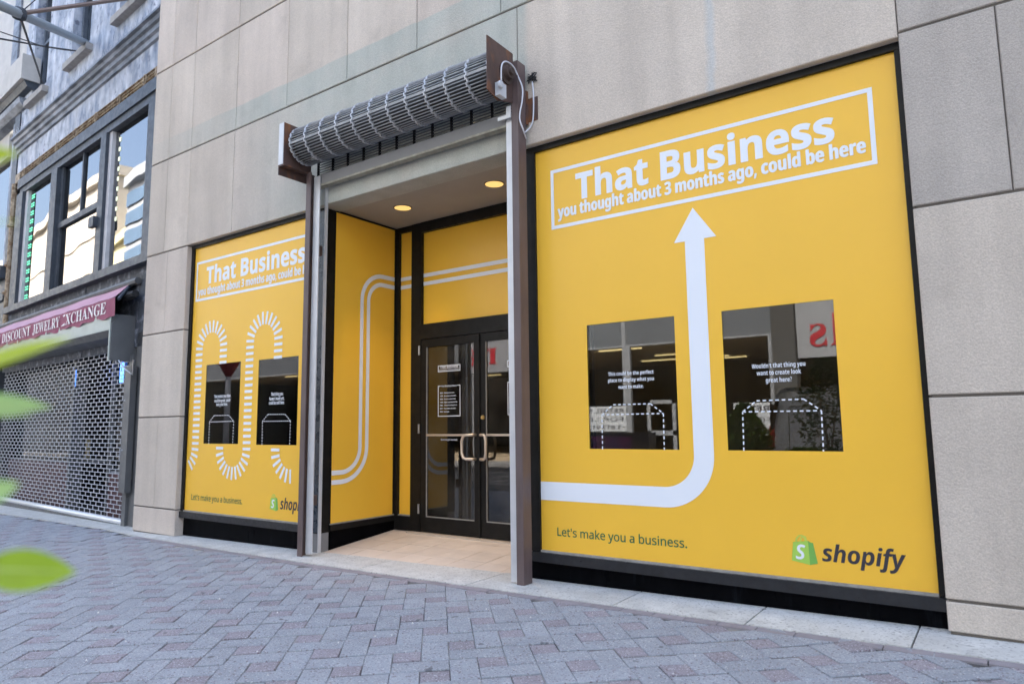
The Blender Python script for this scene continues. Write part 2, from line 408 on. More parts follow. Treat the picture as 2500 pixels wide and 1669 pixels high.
def ribbon(pts, w):                                    # flat band of width w along pts in the plane
    L, R = [], []
    n = len(pts)
    for i, p in enumerate(pts):
        a = pts[max(i-1, 0)]; b = pts[min(i+1, n-1)]
        dx, dy = b[0]-a[0], b[1]-a[1]; d = math.hypot(dx, dy) or 1
        nx, ny = -dy/d*w/2, dx/d*w/2
        L.append((p[0]+nx, p[1]+ny)); R.append((p[0]-nx, p[1]-ny))
    vs = L+R; fs = [(i, i+1, n+i+1, n+i) for i in range(n-1)]
    return vs, fs
def arc(c, r, a0, a1, n=16):
    return [(c[0]+r*math.cos(rad(a0+(a1-a0)*i/n)), c[1]+r*math.sin(rad(a0+(a1-a0)*i/n))) for i in range(n+1)]
def dashes(path, dash, gap, w, phase=0.0):             # a list of little quads along a path
    out = []; s = -phase
    seg = []
    tot = 0
    for a, b in zip(path[:-1], path[1:]):
        l = math.hypot(b[0]-a[0], b[1]-a[1]); seg.append((tot, tot+l, a, b)); tot += l
    def at(d):
        for t0, t1, a, b in seg:
            if d <= t1 or t1 == tot:
                k = (d-t0)/max(t1-t0, 1e-9); return (a[0]+(b[0]-a[0])*k, a[1]+(b[1]-a[1])*k), ((b[0]-a[0])/(t1-t0), (b[1]-a[1])/(t1-t0))
    while s < tot:
        a, b = max(s, 0), min(s+dash, tot)
        if b-a > dash*0.15:
            (p, d1), (q, d2) = at(a), at(b)
            m_, d = at((a+b)/2)
            nx, ny = -d[1]*w/2, d[0]*w/2
            hx, hy = d[0]*(b-a)/2, d[1]*(b-a)/2
            out.append([(m_[0]-hx+nx, m_[1]-hy+ny), (m_[0]+hx+nx, m_[1]+hy+ny), (m_[0]+hx-nx, m_[1]+hy-ny), (m_[0]-hx-nx, m_[1]-hy-ny)])
        s += dash+gap
    return out

# ================================================================== ground
def kerb_front(x):
    pts = [(-40, 0.15), (-16, 0.10), (-9.3, -0.17), (-8.7, -0.28), (-7.2, -0.36), (-5.3, -0.43), (-2.0, -0.43), (20, -0.43)]
    for (a, ya), (b, yb) in zip(pts[:-1], pts[1:]):
        if x <= b: return ya+(yb-ya)*(x-a)/(b-a)
    return pts[-1][1]
def slab(name, x0, x1, y0, y1, top, m, kind='structure', th=0.25):
    mb = MB(); mb.add([(x0,y0,G(x0)+top-th),(x1,y0,G(x1)+top-th),(x1,y1,G(x1)+top-th),(x0,y1,G(x0)+top-th),(x0,y0,G(x0)+top),(x1,y0,G(x1)+top),(x1,y1,G(x1)+top),(x0,y1,G(x0)+top)],
        [(0,3,2,1),(4,5,6,7),(0,1,5,4),(1,2,6,5),(2,3,7,6),(3,0,4,7)])
    return mb.build(name, m, None, kind=kind)
ground = slab('ground', -300, 200, -300, 200, -0.5, ASPH, th=0.3)
road = slab('road', -200, 60, -14.2, -9.8, -0.13, ASPH, th=0.3)
sidewalk = slab('sidewalk', -60, 20, -9.8, 1.3, -0.007, BED, th=0.4)
far_walk = slab('pavement', -200, 60, -40, -14.2, -0.01, mat('far_paving', (0.22, 0.215, 0.21), 0.9, var=0.15, vs=3), th=0.3)

# pavers: one red square and two grey oblongs per cell of a slanted five-square pinwheel
MODX, MODY = 0.1540, 0.1443
AX = rad(-47.9)
ux, uy = Vector((0.10202646, -0.11543878)), Vector((0.10590587, 0.09803076))
PH = Vector((-2.59989, -0.80286))        # centre of one red square
def cell_xy(i, j): return PH+ux*i+uy*j
def paver_mb(a, b, mb=None, T=None):
    c = 0.003; h = 0.05; x, y = a*MODX/2-0.0088, b*MODY/2-0.0018
    vs = [(-x,-y,-h),(x,-y,-h),(x,y,-h),(-x,y,-h),(-x,-y,-c),(x,-y,-c),(x,y,-c),(-x,y,-c),(-x+c,-y+c,0),(x-c,-y+c,0),(x-c,y-c,0),(-x+c,y-c,0)]
    fs = [(0,1,5,4),(1,2,6,5),(2,3,7,6),(3,0,4,7),(4,5,9,8),(5,6,10,9),(6,7,11,10),(7,4,8,11),(8,9,10,11)]
    mb = mb or MB()
    if T is not None: vs = [tuple(T @ Vector(v)) for v in vs]
    return mb.add(vs, fs)
pm = {'r': paver_mb(1, 1).mesh('paver', PAVR), 'h': paver_mb(2, 1).mesh('paver', PAVG), 'v': paver_mb(1, 2).mesh('paver', PAVG)}
tilt = Matrix.Rotation(-math.atan(0.0145), 4, 'Y')
cand = []
for i in range(-70, 75):
    for j in range(-75, 60):
        k = (i-2*j) % 5
        if k == 0: t, off = 'r', Vector((0, 0))
        elif k == 2: t, off = 'h', ux*0.5
        elif k == 1: t, off = 'v', uy*0.5
        else: continue
        p = cell_xy(i, j)+off
        if not (-13.5 < p.x < 1.6 and -4.4 < p.y < kerb_front(p.x)-0.03): continue
        z = G(p.x)+random.uniform(-0.003, 0.003)
        s = project((p.x, p.y, z))
        d = (Vector((p.x, p.y, z))-CAM)
        vis = d.dot(_f) > 0.2 and -40 < s[0] < W+40 and 0 < s[1] < H+25
        size = (1 if t == 'r' else 2)/max(d.length, 0.3)**3
        cand.append((-(size if vis else 0), p.x, p.y, z, t))
cand.sort()
far = MB()
for n, (sz, x, y, z, t) in enumerate(cand):
    T = Matrix.Translation((x, y, z)) @ tilt @ Matrix.Rotation(AX+random.uniform(-.012, .012), 4, 'Z') @ Matrix.Rotation(random.uniform(-.012, .012), 4, 'X') @ Matrix.Rotation(random.uniform(-.012, .012), 4, 'Y')
    if n < 300:
        o = link('paver', pm[t], sidewalk); o.matrix_basis = T
    else:
        far.cur = 0 if t == 'r' else 1
        paver_mb(*{'r': (1, 1), 'h': (2, 1), 'v': (1, 2)}[t], mb=far, T=T)
far.build('paver_field', [PAVR, PAVG], sidewalk, kind='stuff')

# kerb strip of pale concrete slabs along the building, and the brick border in front of it
kerb = tag(MB().box(-20, 6, 0.0, 0.03, -0.4, -0.2).build('kerb_strip', BED), kind='structure')
jx = sorted([GP(p)[0] for p in ((1539, 1459), (1851, 1500), (2238, 1552), (905, 1382), (617, 1342))])
joints = [-16.0, -14.4, -12.8, -11.2, -9.6, -8.66]+jx[:2]+[(jx[1]+jx[2])/2]+jx[2:]+[0.9, 2.2, 3.5]
for a, b in zip(joints[:-1], joints[1:]):
    g = 0.005; mb = MB()
    bot = [(a+g, kerb_front(a)), (b-g, kerb_front(b)), (b-g, 0.25 if b > -9 else 0.9), (a+g, 0.25 if a > -9 else 0.9)]
    vs = [(x, y, G(x)-0.2) for x, y in bot]+[(x, y, G(x)+0.008) for x, y in bot]
    mb.add(vs, [(4,5,6,7),(0,1,5,4),(1,2,6,5),(2,3,7,6),(3,0,4,7)])
    mb.build('kerb_slab', KERB, kerb)
bl = MB(); x = -8.6; nb = 0
while x < 1.5:
    l = random.uniform(0.20, 0.225); a, b = x+0.003, x+l-0.003
    if -7 < x < 0.2: nbm = MB()
    else: nbm = bl
    y0, y1 = kerb_front(a)-0.004, kerb_front(b)-0.004; w = 0.078
    dz = random.uniform(0.002, 0.005)
    vs = [(a, y0-w, G(a)-.05), (b, y1-w, G(b)-.05), (b, y1, G(b)-.05), (a, y0, G(a)-.05), (a, y0-w, G(a)+dz), (b, y1-w, G(b)+dz), (b, y1, G(b)+dz), (a, y0, G(a)+dz)]
    nbm.add(vs, [(4,5,6,7),(0,1,5,4),(1,2,6,5),(2,3,7,6),(3,0,4,7)])
    if nbm is not bl: nbm.build('border_brick', BORD, sidewalk)
    x += l
bl.build('border_course', BORD, sidewalk, kind='stuff')

# ================================================================== the stone shop building
XL, XR, DEP = -5.591, -3.10, 1.037         # the entrance recess
ZT, ZB = 3.489, 0.290                      # yellow film, top and bottom
ST = -0.09                                 # face of the stone
bld = thing('shop_building', 'pale pinkish stone-panelled shop with yellow lettered windows and a recessed entrance', 'building', (-4.5, 0.0, 0.0))
def panel(x0, x1, z0, z1, gz=0.008, gx=0.0035, y1=0.16):
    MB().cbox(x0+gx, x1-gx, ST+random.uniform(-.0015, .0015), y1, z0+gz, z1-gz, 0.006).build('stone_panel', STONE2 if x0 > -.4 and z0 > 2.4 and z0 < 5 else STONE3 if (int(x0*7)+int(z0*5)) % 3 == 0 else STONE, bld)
VX = [-9.13, -8.70, -8.15, -7.19, -6.22, -5.235, -4.257, -3.27, -2.30, -1.31, -0.33, 0.65, 1.63, 2.6]
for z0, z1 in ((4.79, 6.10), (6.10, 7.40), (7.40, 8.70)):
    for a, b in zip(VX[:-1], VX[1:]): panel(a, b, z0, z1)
row = [-9.13, -8.70, -8.15, -7.2, XR+0.0, -0.33, 1.2, 2.6]
LZ = 3.535
for a, b in zip(row[:-1], row[1:]):
    panel(a, b, LZ-0.008 if -8.2 < a < -0.4 else (3.56 if a > -0.4 else 3.53), 4.79)
for z0, z1, cuts in ((0.30, 1.41, (-8.63,)), (1.41, 2.475, ()), (2.475, 3.53, (-8.6,))):
    xs = [-9.13]+list(cuts)+[-8.135]
    for a, b in zip(xs[:-1], xs[1:]): panel(a, b, z0, z1)
panel(-9.13, -8.135, -0.012, 0.30)
for z0, z1, cuts in ((0.118, 0.287, ()), (0.287, 1.387, ()), (1.387, 2.478, ()), (2.478, 3.56, (0.145,))):
    xs = [-0.332]+list(cuts)+[1.4]
    for a, b in zip(xs[:-1], xs[1:]): panel(a, b, z0, z1)
    panel(1.4, 2.6, z0, z1)
core = MB()
core.box(-9.12, 2.59, ST+0.012, 0.15, LZ+0.02, 8.69).box(-9.12, -8.15, ST+0.012, 0.15, -0.1, LZ+0.02).box(-0.318, 2.59, ST+0.012, 0.15, 0.0, LZ+0.02)
core.build('wall_core', JOINT, bld)
MB().box(-9.13, 2.6, ST, 0.4, 8.70, 16.0).build('parapet_wall', STONE, bld)
MB().box(2.61, 30, ST, 0.4, -0.5, 16.0).build('sun_block_wall', STONE, bld)  # unseen wall run added to keep direct sun off the pavement
MB().box(-9.12, 30, 0.4, 12, 13.0, 13.4).build('roof', CONC, bld)
MB().box(-9.12, -8.9, 0.41, 8.0, -0.1, 12.9).build('flank_wall', STONE, bld)
# header over the entrance and the ceiling of the recess
MB().box(XL-0.13, XR+0.02, ST+0.25, DEP+0.2, LZ+0.010, LZ+0.2).build('soffit', CONC, bld)
# the rooms behind
MB().box(-8.9, 2.5, 5.5, 5.6, 0, LZ).box(-8.9, -8.8, 0.1, 5.5, 0, LZ).box(2.4, 2.5, 0.1, 5.5, 0, LZ).box(-8.9, 2.5, 0.1, 5.5, LZ+0.21, LZ+0.25).build('interior_wall', INTW, bld)
mb = MB(); mb.box(-8.9, XL-.2, 0.10, 5.5, 0.05, 0.12).box(XR+.2, 2.5, 0.10, 5.5, 0.05, 0.12).box(XL-.2, XR+.2, DEP+.08, 5.5, 0.05, 0.122)
mb.build('interior_floor', INTF, bld)

# granite plinths
def plinth(x0, x1):
    mb = MB(); y0 = 0.02
    mb.add([(x0,y0,G(x0)-.1),(x1,y0,G(x1)-.1),(x1,.12,G(x1)-.1),(x0,.12,G(x0)-.1),(x0,y0,.215),(x1,y0,.215),(x1,.12,.215),(x0,.12,.215)],
           [(0,3,2,1),(4,5,6,7),(0,1,5,4),(1,2,6,5),(2,3,7,6),(3,0,4,7)])
    mb.build('granite_plinth', GRAN, bld)
plinth(-8.135, -5.61); plinth(-3.10, -0.332)
mb = MB(); mb.box(XL-0.11, XL-0.013, 0.125, DEP-0.02, 0.0, 0.223).build('granite_plinth', GRAN, bld)
mb = MB(); mb.box(XR+0.013, XR+0.1, 0.125, DEP-0.02, 0.0, 0.223).build('granite_plinth', GRAN, bld)

YF = -0.004                                # printed film
def fplace(y): return lambda u, v: (u, y, v)
def film(x0, x1, z0, z1, holes, name, parent, place):
    us = sorted({x0, x1, *[h[0] for h in holes], *[h[1] for h in holes]}); vs_ = sorted({z0, z1, *[h[2] for h in holes], *[h[3] for h in holes]})
    mb = MB()
    for a, b in zip(us[:-1], us[1:]):
        for c, d in zip(vs_[:-1], vs_[1:]):
            if any(h[0]-1e-6 <= a and b <= h[1]+1e-6 and h[2]-1e-6 <= c and d <= h[3]+1e-6 for h in holes): continue
            mb.add([place(a, c), place(b, c), place(b, d), place(a, d)], [(0, 1, 2, 3)])
    return mb.build(name, YEL, parent)
def flat(quads, name, m, parent, place):
    mb = MB()
    for q in quads: mb.add([place(*p) for p in q], [tuple(range(len(q)))])
    return mb.build(name, m, parent)
def band(path, w, name, m, parent, place):
    vs, fs = ribbon(path, w); mb = MB(); mb.add([place(*p) for p in vs], fs); return mb.build(name, m, parent)
def frame_box(x0, x1, z0, z1, t, name, parent, place, m=WHT, gapx=None):
    q = [[(x0,z0),(x1,z0),(x1,z0+t),(x0,z0+t)], [(x0,z0+t),(x0+t,z0+t),(x0+t,z1-t),(x0,z1-t)], [(x1-t,z0+t),(x1,z0+t),(x1,z1-t),(x1-t,z1-t)]]
    if gapx: q += [[(x0,z1-t),(gapx[0],z1-t),(gapx[0],z1),(x0,z1)], [(gapx[1],z1-t),(x1,z1-t),(x1,z1),(gapx[1],z1)]]
    else: q += [[(x0,z1-t),(x1,z1-t),(x1,z1),(x0,z1)]]
    return flat(q, name, m, parent, place)
def plinth_shape(pts, parent, place, w, dash):         # dashed outline of a display stand
    b0, l, tl, tr, r, b1 = pts
    qs = []
    for path in ([b0, l], [l, tl], [tl, tr], [tr, r], [r, b1], [l, r]): qs += dashes(path, dash, dash*0.8, w)
    return flat(qs, 'dashed_outline', WHT, parent, place)
def bag_logo(parent, place, x0, x1, z0, z1, letter=True):
    # a shopping bag in three greens with a white letter S
    def P(u, v): return (x0+(x1-x0)*u, z0+(z1-z0)*v)
    def sh(pts, nm, m, dy):
        return flat([[P(*p) for p in pts]], nm, m, parent, lambda u, v: (place(u, v)[0], place(u, v)[1]-dy, place(u, v)[2]))
    sh([(0.0,0.10),(0.70,0.0),(0.67,0.82),(0.09,0.74)], 'logo_bag', LIME, 0.0)
    sh([(0.702,0.0),(1.0,0.07),(0.86,0.76),(0.76,0.77),(0.672,0.83)], 'logo_bag_side', LEAFG, 0.0)
    hp = [P(0.20,0.74),P(0.24,0.88),P(0.34,0.97),P(0.44,0.99),P(0.53,0.93),P(0.58,0.80)]
    vs, fs = ribbon(hp, (x1-x0)*0.07); mb = MB(); mb.add([place(*p) for p in vs], fs); mb.build('logo_bag_handle', PALEL, parent)
    hp = [P(0.36,0.76),P(0.42,0.90),P(0.50,0.98),P(0.58,0.95),P(0.62,0.81)]
    vs, fs = ribbon(hp, (x1-x0)*0.06); mb = MB(); mb.add([tuple(Vector(place(*p))-Vector((0,.0006,0))) for p in vs], fs); mb.build('logo_bag_handle', PALEL, parent)
    text(parent, 'logo_letter', 'S', lambda u, v: (u, place(u, v)[1]-0.0015, v), x0+(x1-x0)*0.17, x0+(x1-x0)*0.56, z0+(z1-z0)*0.17, (z1-z0)*0.50, WHT, bold=0.035, shear=0.12)

def window_frame(x0, x1, zt, zb, l, r, name='shop_window'):
    mb = MB(); f, b = -0.03, 0.05
    mb.box(x0-l, x1+r, f, b, zt, LZ-0.0)         # head
    mb.box(x0-l, x0, f+.004, b, zb, zt).box(x1, x1+r, f+.004, b, zb, zt)
    w = mb.build(name, BLK, bld)
    mb = MB(); mb.box(x0-l, x1+r, f-.012, b, 0.212, zb-0.006); mb.build('sill', SILL, w)
    mb = MB(); mb.box(x0, x1, -0.022, 0.02, zb-0.006, zb+0.010); mb.build('bead_strip', BEAD, w)
    w.location = -Vector(bld['off'])
    return w

# ---- right-hand window
RX0, RX1 = -2.987, -0.3635
wr = window_frame(RX0, RX1, ZT, ZB, 0.10, 0.033)
tag(wr, 'large right window with a white arrow print on yellow film')
pl = fplace(YF-0.002)
def cut(tl, tr, br, bl):
    a, b, c, d = FP(tl), FP(tr), FP(br), FP(bl)
    return ((a[0]+d[0])/2, (b[0]+c[0])/2, (c[1]+d[1])/2, (a[1]+b[1])/2)
c1 = cut((1433,794.1),(1646.7,771.4),(1658.9,1097.5),(1440.4,1094.8))
c2 = cut((1762.5,758.9),(2035.3,731.3),(2058.6,1101.5),(1777.5,1098.5))
zc = (c1[2]+c2[2])/2; c1 = (c1[0], c1[1], zc, c1[3]); c2 = (c2[0], c2[1], zc, c2[3])
MB().box(RX0, RX1, 0.0, 0.012, ZB, ZT).build('glass_pane', GLS, wr)
film(RX0, RX1, ZB+0.01, ZT, [c1, c2], 'vinyl_film', wr, fplace(YF))
a = FP((1345.2,416.4)); b = FP((2128.7,215.2)); c = FP((2142.9,402.2)); d = FP((1347.1,560.5))
BX0, BX1, BZ0, BZ1 = (a[0]+d[0])/2, (b[0]+c[0])/2, (c[1]+d[1])/2, (a[1]+b[1])/2
frame_box(BX0, BX1, BZ0, BZ1, 0.028, 'print_border', wr, pl)
T1 = (FP((1405.4,440))[0], FP((2038,330))[0], FP((1424,485.5))[1], FP((1410,424))[1])
text(wr, 'lettering', 'That Business', pl, T1[0], T1[1], T1[2], T1[3]-T1[2], WHT, bold=0.036)
T2 = (FP((1363.2,521))[0], FP((2114.2,371.6))[0], FP((1405.4,524.8))[1], 0)
capr = (T1[3]-T1[2])*0.43
text(wr, 'lettering', 'you thought about 3 months ago, could be here', pl, T2[0], T2[1], T2[2]+0.004, capr, WHT, bold=0.03, fat=0.0035)
# arrow
tip = FP((1691.6,507.6)); bl_ = FP((1646,593.8)); br_ = FP((1749.4,577.3))
s0 = FP((1673.6,591)); s1 = FP((1721.5,583.5)); q0 = FP((1695.3,1140)); q1 = FP((1743.5,1140))
sxl, sxr = (s0[0]+q0[0])/2, (s1[0]+q1[0])/2; hz = (bl_[1]+br_[1])/2
hb = (FP((1322,1219.7))[1]+FP((1656,1239.6))[1])/2; ht = (FP((1322,1174.5))[1]+FP((1656,1187.4))[1])/2
aw = sxr-sxl; xm = (sxl+sxr)/2; zm = (hb+ht)/2
R_ = 0.29
path = [(RX0, zm), (xm-R_, zm)]+arc((xm-R_, zm+R_), R_, -90, 0, 18)[1:]+[(xm, hz)]
band(path, aw, 'arrow_print', WHT, wr, pl)
flat([[(bl_[0], hz), (br_[0], hz), (tip[0], tip[1])]], 'arrow_head', WHT, wr, pl)
k = lambda x, y: FP((1380+x*.30651, 700+y*.30651))
for t, xa, xb, y in (('This could be the perfect', 345, 706, 700), ('place to display what you', 345, 709, 752), ('want to make.', 425, 627, 808)):
    p0 = k(xa, y); p1 = k(xb, y); text(wr, 'lettering', t, pl, p0[0], p1[0], k((xa+xb)/2, y)[1], 0.027, WHT, bold=0.02)
for t, xa, xb, y in (("Wouldn't that thing you", 1488, 1915, 640), ('want to create look', 1527, 1881, 697), ('great here?', 1600, 1808, 757)):
    p0 = k(xa, y); p1 = k(xb, y); text(wr, 'lettering', t, pl, p0[0], p1[0], k((xa+xb)/2, y)[1], 0.029, WHT, bold=0.02)
for P in ([(300,1292),(295,1018),(385,938),(680,930),(784,1007),(792,1297)], [(1425,1305),(1415,995),(1525,907),(1900,893),(2042,985),(2058,1308)]):
    plinth_shape([k(*p) for p in P], wr, pl, 0.0085, 0.022)
k3 = lambda x, y: FP((1280+x*.44274, 1140+y*.44274))
p0 = k3(185, 378); p1 = k3(900, 443)
text(wr, 'lettering', "Let's make you a business.", pl, p0[0], p1[0], (p0[1]+p1[1])/2, k3(185, 332)[1]-p0[1], GRN, bold=0.01)
p0 = k3(1477, 512); p1 = k3(1620, 528); pt = k3(1535, 373); pbm = k3(1577, 537)
bag_logo(wr, pl, p0[0], p1[0], pbm[1], pt[1])
ke = lambda x, y: FP((1940+x*.12771, 1290+y*.12771))
p0 = ke(535, 610); p1 = ke(2130, 510); pb = ke(780, 634); ph = ke(820, 285)
text(wr, 'lettering', 'shopify', pl, p0[0], p1[0], pb[1], (ph[1]-pb[1])*0.92, INK, bold=0.026, shear=0.22, space=0.96)

# ---- left-hand window
LX0, LX1 = -8.083, -5.723
wl_ = window_frame(LX0, LX1, ZT, ZB, 0.055, 0.0)
tag(wl_, 'left window with white dashed loops on yellow film')
MB().box(LX0, LX1, 0.0, 0.012, ZB, ZT).build('glass_pane', GLS, wl_)
d1 = cut((504.9,889.7),(588.8,883.3),(582,1083.4),(498,1082)); d2 = cut((632.5,878.5),(729.8,868.3),(725,1086.3),(626.6,1084.9))
film(LX0, LX1, ZB+0.01, ZT, [d1, d2], 'vinyl_film', wl_, fplace(YF))
k6 = lambda x, y: FP((430+x*.31889, 500+y*.31889)); k7 = lambda x, y: FP((430+x*.28698, 950+y*.28698))
# the same title block, squeezed: map the right window's widths on to this one
xa, xb = k6(238, 500)[0], k6(972, 500)[0]           # left of T, left of the h of here
ra, rb = T1[0], FP((2024, 373.5))[0]
mx_ = lambda x: xa+(x-ra)*(xb-xa)/(rb-ra)
lz0 = (k6(152, 742)[1]+k6(990, 577)[1])/2; lz1 = (k6(165, 440)[1]+k6(995, 230)[1])/2
frame_box(k6(158, 600)[0], min(mx_(BX1), LX1-0.02), lz0, lz1, 0.03, 'print_border', wl_, pl)
zbse = k6(262, 602)[1]; zcap = k6(245, 477)[1]
text(wl_, 'lettering', 'That Business', pl, mx_(T1[0]), mx_(T1[1]), zbse, zcap-zbse, WHT, bold=0.036)
text(wl_, 'lettering', 'you thought about 3 months ago, could be here', pl, mx_(T2[0]), min(mx_(T2[1]), LX1-0.04), k6(240, 685)[1], (zcap-zbse)*0.43, WHT, bold=0.03, fat=0.003)
xA, xB, xC, xD = k6(182, 1100)[0], k6(366, 1100)[0], k6(570, 1050)[0], k6(786, 1050)[0]
sw = k6(207, 1100)[0]-k6(157, 1100)[0]
per = (k6(180, 1103)[1]-k6(172, 1281)[1])/4
def snake():
    r1, r2, r3 = (xB-xA)/2, (xC-xB)/2, (xD-xC)/2
    z1 = k6(288, 928)[1]-r1; z2 = k7(492, 715)[1]+r2; z3 = k6(692, 862)[1]-r3; z4 = k7(1000, 742)[1]+r2; z0 = k7(125, 690)[1]+r2
    p = arc((xA-r2, z0), r2, -52, 0, 8)+arc((xA+r1, z1), r1, 180, 0, 24)+arc((xB+r2, z2), r2, 180, 360, 24)+arc((xC+r3, z3), r3, 180, 0, 24)+arc((xD+r2, z4), r2, 180, 274, 14)
    return [(max(x, LX0+0.01), z) for x, z in p]
sq = [q for q in dashes(snake(), per*0.45, per*0.55, sw) if not any(h[0] < sum(p[0] for p in q)/4 < h[1] and h[2] < sum(p[1] for p in q)/4 < h[3] for h in (d1, d2)) and max(p[0] for p in q) < LX1-.01 and min(p[0] for p in q) > LX0]
snk = MB(); 
for q in sq:
    flat([q], 'dash_print', WHT, wl_, pl)
for t, xa_, xb_, y in (('That product you think', 328, 466, 70), ('could be great, could', 330, 462, 107), ('look great here.', 345, 440, 140)):
    p0 = k7(xa_, y); p1 = k7(xb_, y); text(wl_, 'lettering', t, pl, p0[0], p1[0], k7((xa_+xb_)/2, y)[1], 0.036, WHT, bold=0.022)
for t, xa_, xb_, y in (('That thing you', 812, 912, 53), ("haven't made yet,", 797, 922, 91), ('could be sold here.', 793, 924, 127)):
    p0 = k7(xa_, y); p1 = k7(xb_, y); text(wl_, 'lettering', t, pl, p0[0], p1[0], k7((xa_+xb_)/2, y)[1], 0.036, WHT, bold=0.022)
for P in ([(281,463),(287,277),(327,223),(450,220),(493,270),(484,466)], [(734,471),(738,272),(785,213),(930,212),(976,268),(969,476)]):
    plinth_shape([k7(*p) for p in P], wl_, pl, 0.0095, 0.018)
p0 = k7(133, 935); p1 = k7(565, 978)
text(wl_, 'lettering', "Let's make you a business.", pl, p0[0], p1[0], (p0[1]+p1[1])/2, k7(133, 888)[1]-p0[1], GRN, bold=0.01)
p0 = k7(800, 1015); p1 = k7(872, 1025)
bag_logo(wl_, pl, p0[0], p1[0], k7(850, 1033)[1], k7(830, 890)[1])
p0 = k7(888, 1010); p1 = k7(1055, 1010)
text(wl_, 'lettering', 'shopi', pl, p0[0], p1[0], k7(940, 1022)[1], k7(930, 925)[1]-k7(930, 1020)[1], INK, bold=0.026, shear=0.22, space=0.96)

# ---- recess: corner posts, side films, back wall
MB().box(-5.723, -5.603, -0.03, 0.118, 0.215, LZ).build('corner_post', BLK, bld)
MB().box(-5.722, -5.606, -0.034, -0.0305, 0.225, LZ-0.03).build('post_cladding', BLU, bld)
MB().box(-5.722, -5.6015, -0.022, 0.10, 0.0, 0.214).build('post_foot', BARM, bld)
MB().box(-3.097, -2.99, 0.055, 0.118, 0.225, LZ).build('corner_post', BLK, bld)
SX = XL-0.008                              # glass of the left cheek
sw_ = MB(); sw_.box(XL-0.05, XL, 0.118, DEP, ZT+.03, LZ+.005).box(XL-0.05, XL, DEP-0.055, DEP, 0.30, ZT+.03).box(XL-0.05, XL+0.012, 0.105, DEP, 0.226, 0.285)
side_w = sw_.build('recess_window', BLK, bld); tag(side_w, 'narrow entrance side window with a bent double white stripe')
MB().box(SX-0.010, SX, 0.118, DEP-.055, 0.285, ZT+.03).build('glass_pane', GLS, side_w)
spl = lambda u, v: (SX+0.003, u, v)
film(0.118, DEP-0.055, 0.29, ZT+.03, [], 'vinyl_film', side_w, spl)
MB().box(SX+0.002, SX+0.012, 0.105, DEP, 0.285, 0.297).build('bead_strip', BEAD, side_w)
yv = SD((891, 750), SX)[0]; zb_ = SD((806, 1166), SX)[1]; zt_ = SD((958.7, 691.7), SX)[1]
dlt = (SD((899, 750), SX)[0]-SD((883, 750), SX)[0])/2; wst = SD((887, 750), SX)[0]-SD((879, 750), SX)[0]
for s in (-1, 1):
    r1 = 0.30+s*dlt; r2 = 0.26-s*dlt
    pth = [(0.118, zb_-s*dlt), (yv-0.30, zb_-s*dlt)]+arc((yv-0.30, zb_+0.30), r1, -90, 0, 14)[1:]+arc((yv+0.26, zt_-0.26), r2, 180, 90, 14)+[(DEP-0.055, zt_+(-s)*dlt)]
    band(pth, wst, 'stripe_print', WHT, side_w, lambda u, v: (SX+0.006, u, v))
# right cheek (faces away from the street view)
MB().box(XR, XR+0.05, 0.118, DEP, ZT+.03, LZ+.005).box(XR, XR+0.05, DEP-0.055, DEP, 0.23, ZT+.03).build('recess_window', BLK, bld)
MB().box(XR+0.004, XR+0.02, 0.118, DEP-.055, 0.226, ZT+.03).build('vinyl_film', YEL, bld)

DF = DEP-0.045                             # face of the door frame
GY = DEP                                   # plane of the back film and glass
kb = lambda x, y: FP((980+x*.38265, 760+y*.38265), DF)
xs0 = FP((977.7, 900), GY)[0]; xs1 = FP((1009.8, 900), GY)[0]      # side light
jx0 = xs1; jx1 = FP((1027, 900), DF)[0]                           # left jamb
ztr0 = FP((1100, 786), DF)[1]                                     # transom bar bottom
xmid = 2*(-4.345)                                                 # mirror about the middle of the recess
mir = lambda x: xmid-x
zdt = FP((1150, 815), DF)[1]                                      # top of the leaves
zfl = 0.135
df = MB()
df.box(XL, xs0, DF+.01, DEP+.05, zfl, LZ+.005).box(mir(xs0), XR, DF+.01, DEP+.05, zfl, LZ+.005)
df.box(xs0, jx0, DF+.01, DEP+.05, ZT-.01, LZ+.005).box(mir(jx0), mir(xs0), DF+.01, DEP+.05, ZT-.01, LZ+.005)
df.box(xs0, jx0, DF+.005, DEP+.05, zfl, 0.285).box(mir(jx0), mir(xs0), DF+.005, DEP+.05, zfl, 0.285)
df.box(jx0, jx1, DF, DEP+.05, zfl, LZ+.005).box(mir(jx1), mir(jx0), DF, DEP+.05, zfl, LZ+.005)
ztop = FP((1100, 551), DF)[1]
df.box(jx1, mir(jx1), DF-.004, DEP+.05, ztop, LZ+.005)
dz1 = FP((1100, 783), DF)[1]
df.box(jx1, mir(jx1), DF-.004, DEP+.05, zdt, dz1)
dfr = df.build('door_frame', BLK, bld)
bpl = fplace(GY-0.004)
film(xs0, jx0, 0.285, ZT-.01, [], 'vinyl_film', dfr, fplace(GY)); film(mir(jx0), mir(xs0), 0.285, ZT-.01, [], 'vinyl_film', dfr, fplace(GY))
MB().box(xs0, jx0, GY-.02, GY+.01, 0.285, 0.298).build('bead_strip', BEAD, dfr)
film(jx1, mir(jx1), dz1, ztop, [], 'vinyl_film', dfr, fplace(GY))
MB().box(xs0, mir(xs0), GY+.004, GY+.014, dz1, ZT).build('glass_pane', GLS, dfr)
for z in (zt_+dlt, zt_-dlt):
    flat([[(xs0, z-wst*.46), (jx0, z-wst*.46), (jx0, z+wst*.46), (xs0, z+wst*.46)]], 'stripe_print', WHT, dfr, bpl)
    flat([[(jx1, z-wst*.46), (mir(jx1), z-wst*.46), (mir(jx1), z+wst*.46), (jx1, z+wst*.46)]], 'stripe_print', WHT, dfr, bpl)
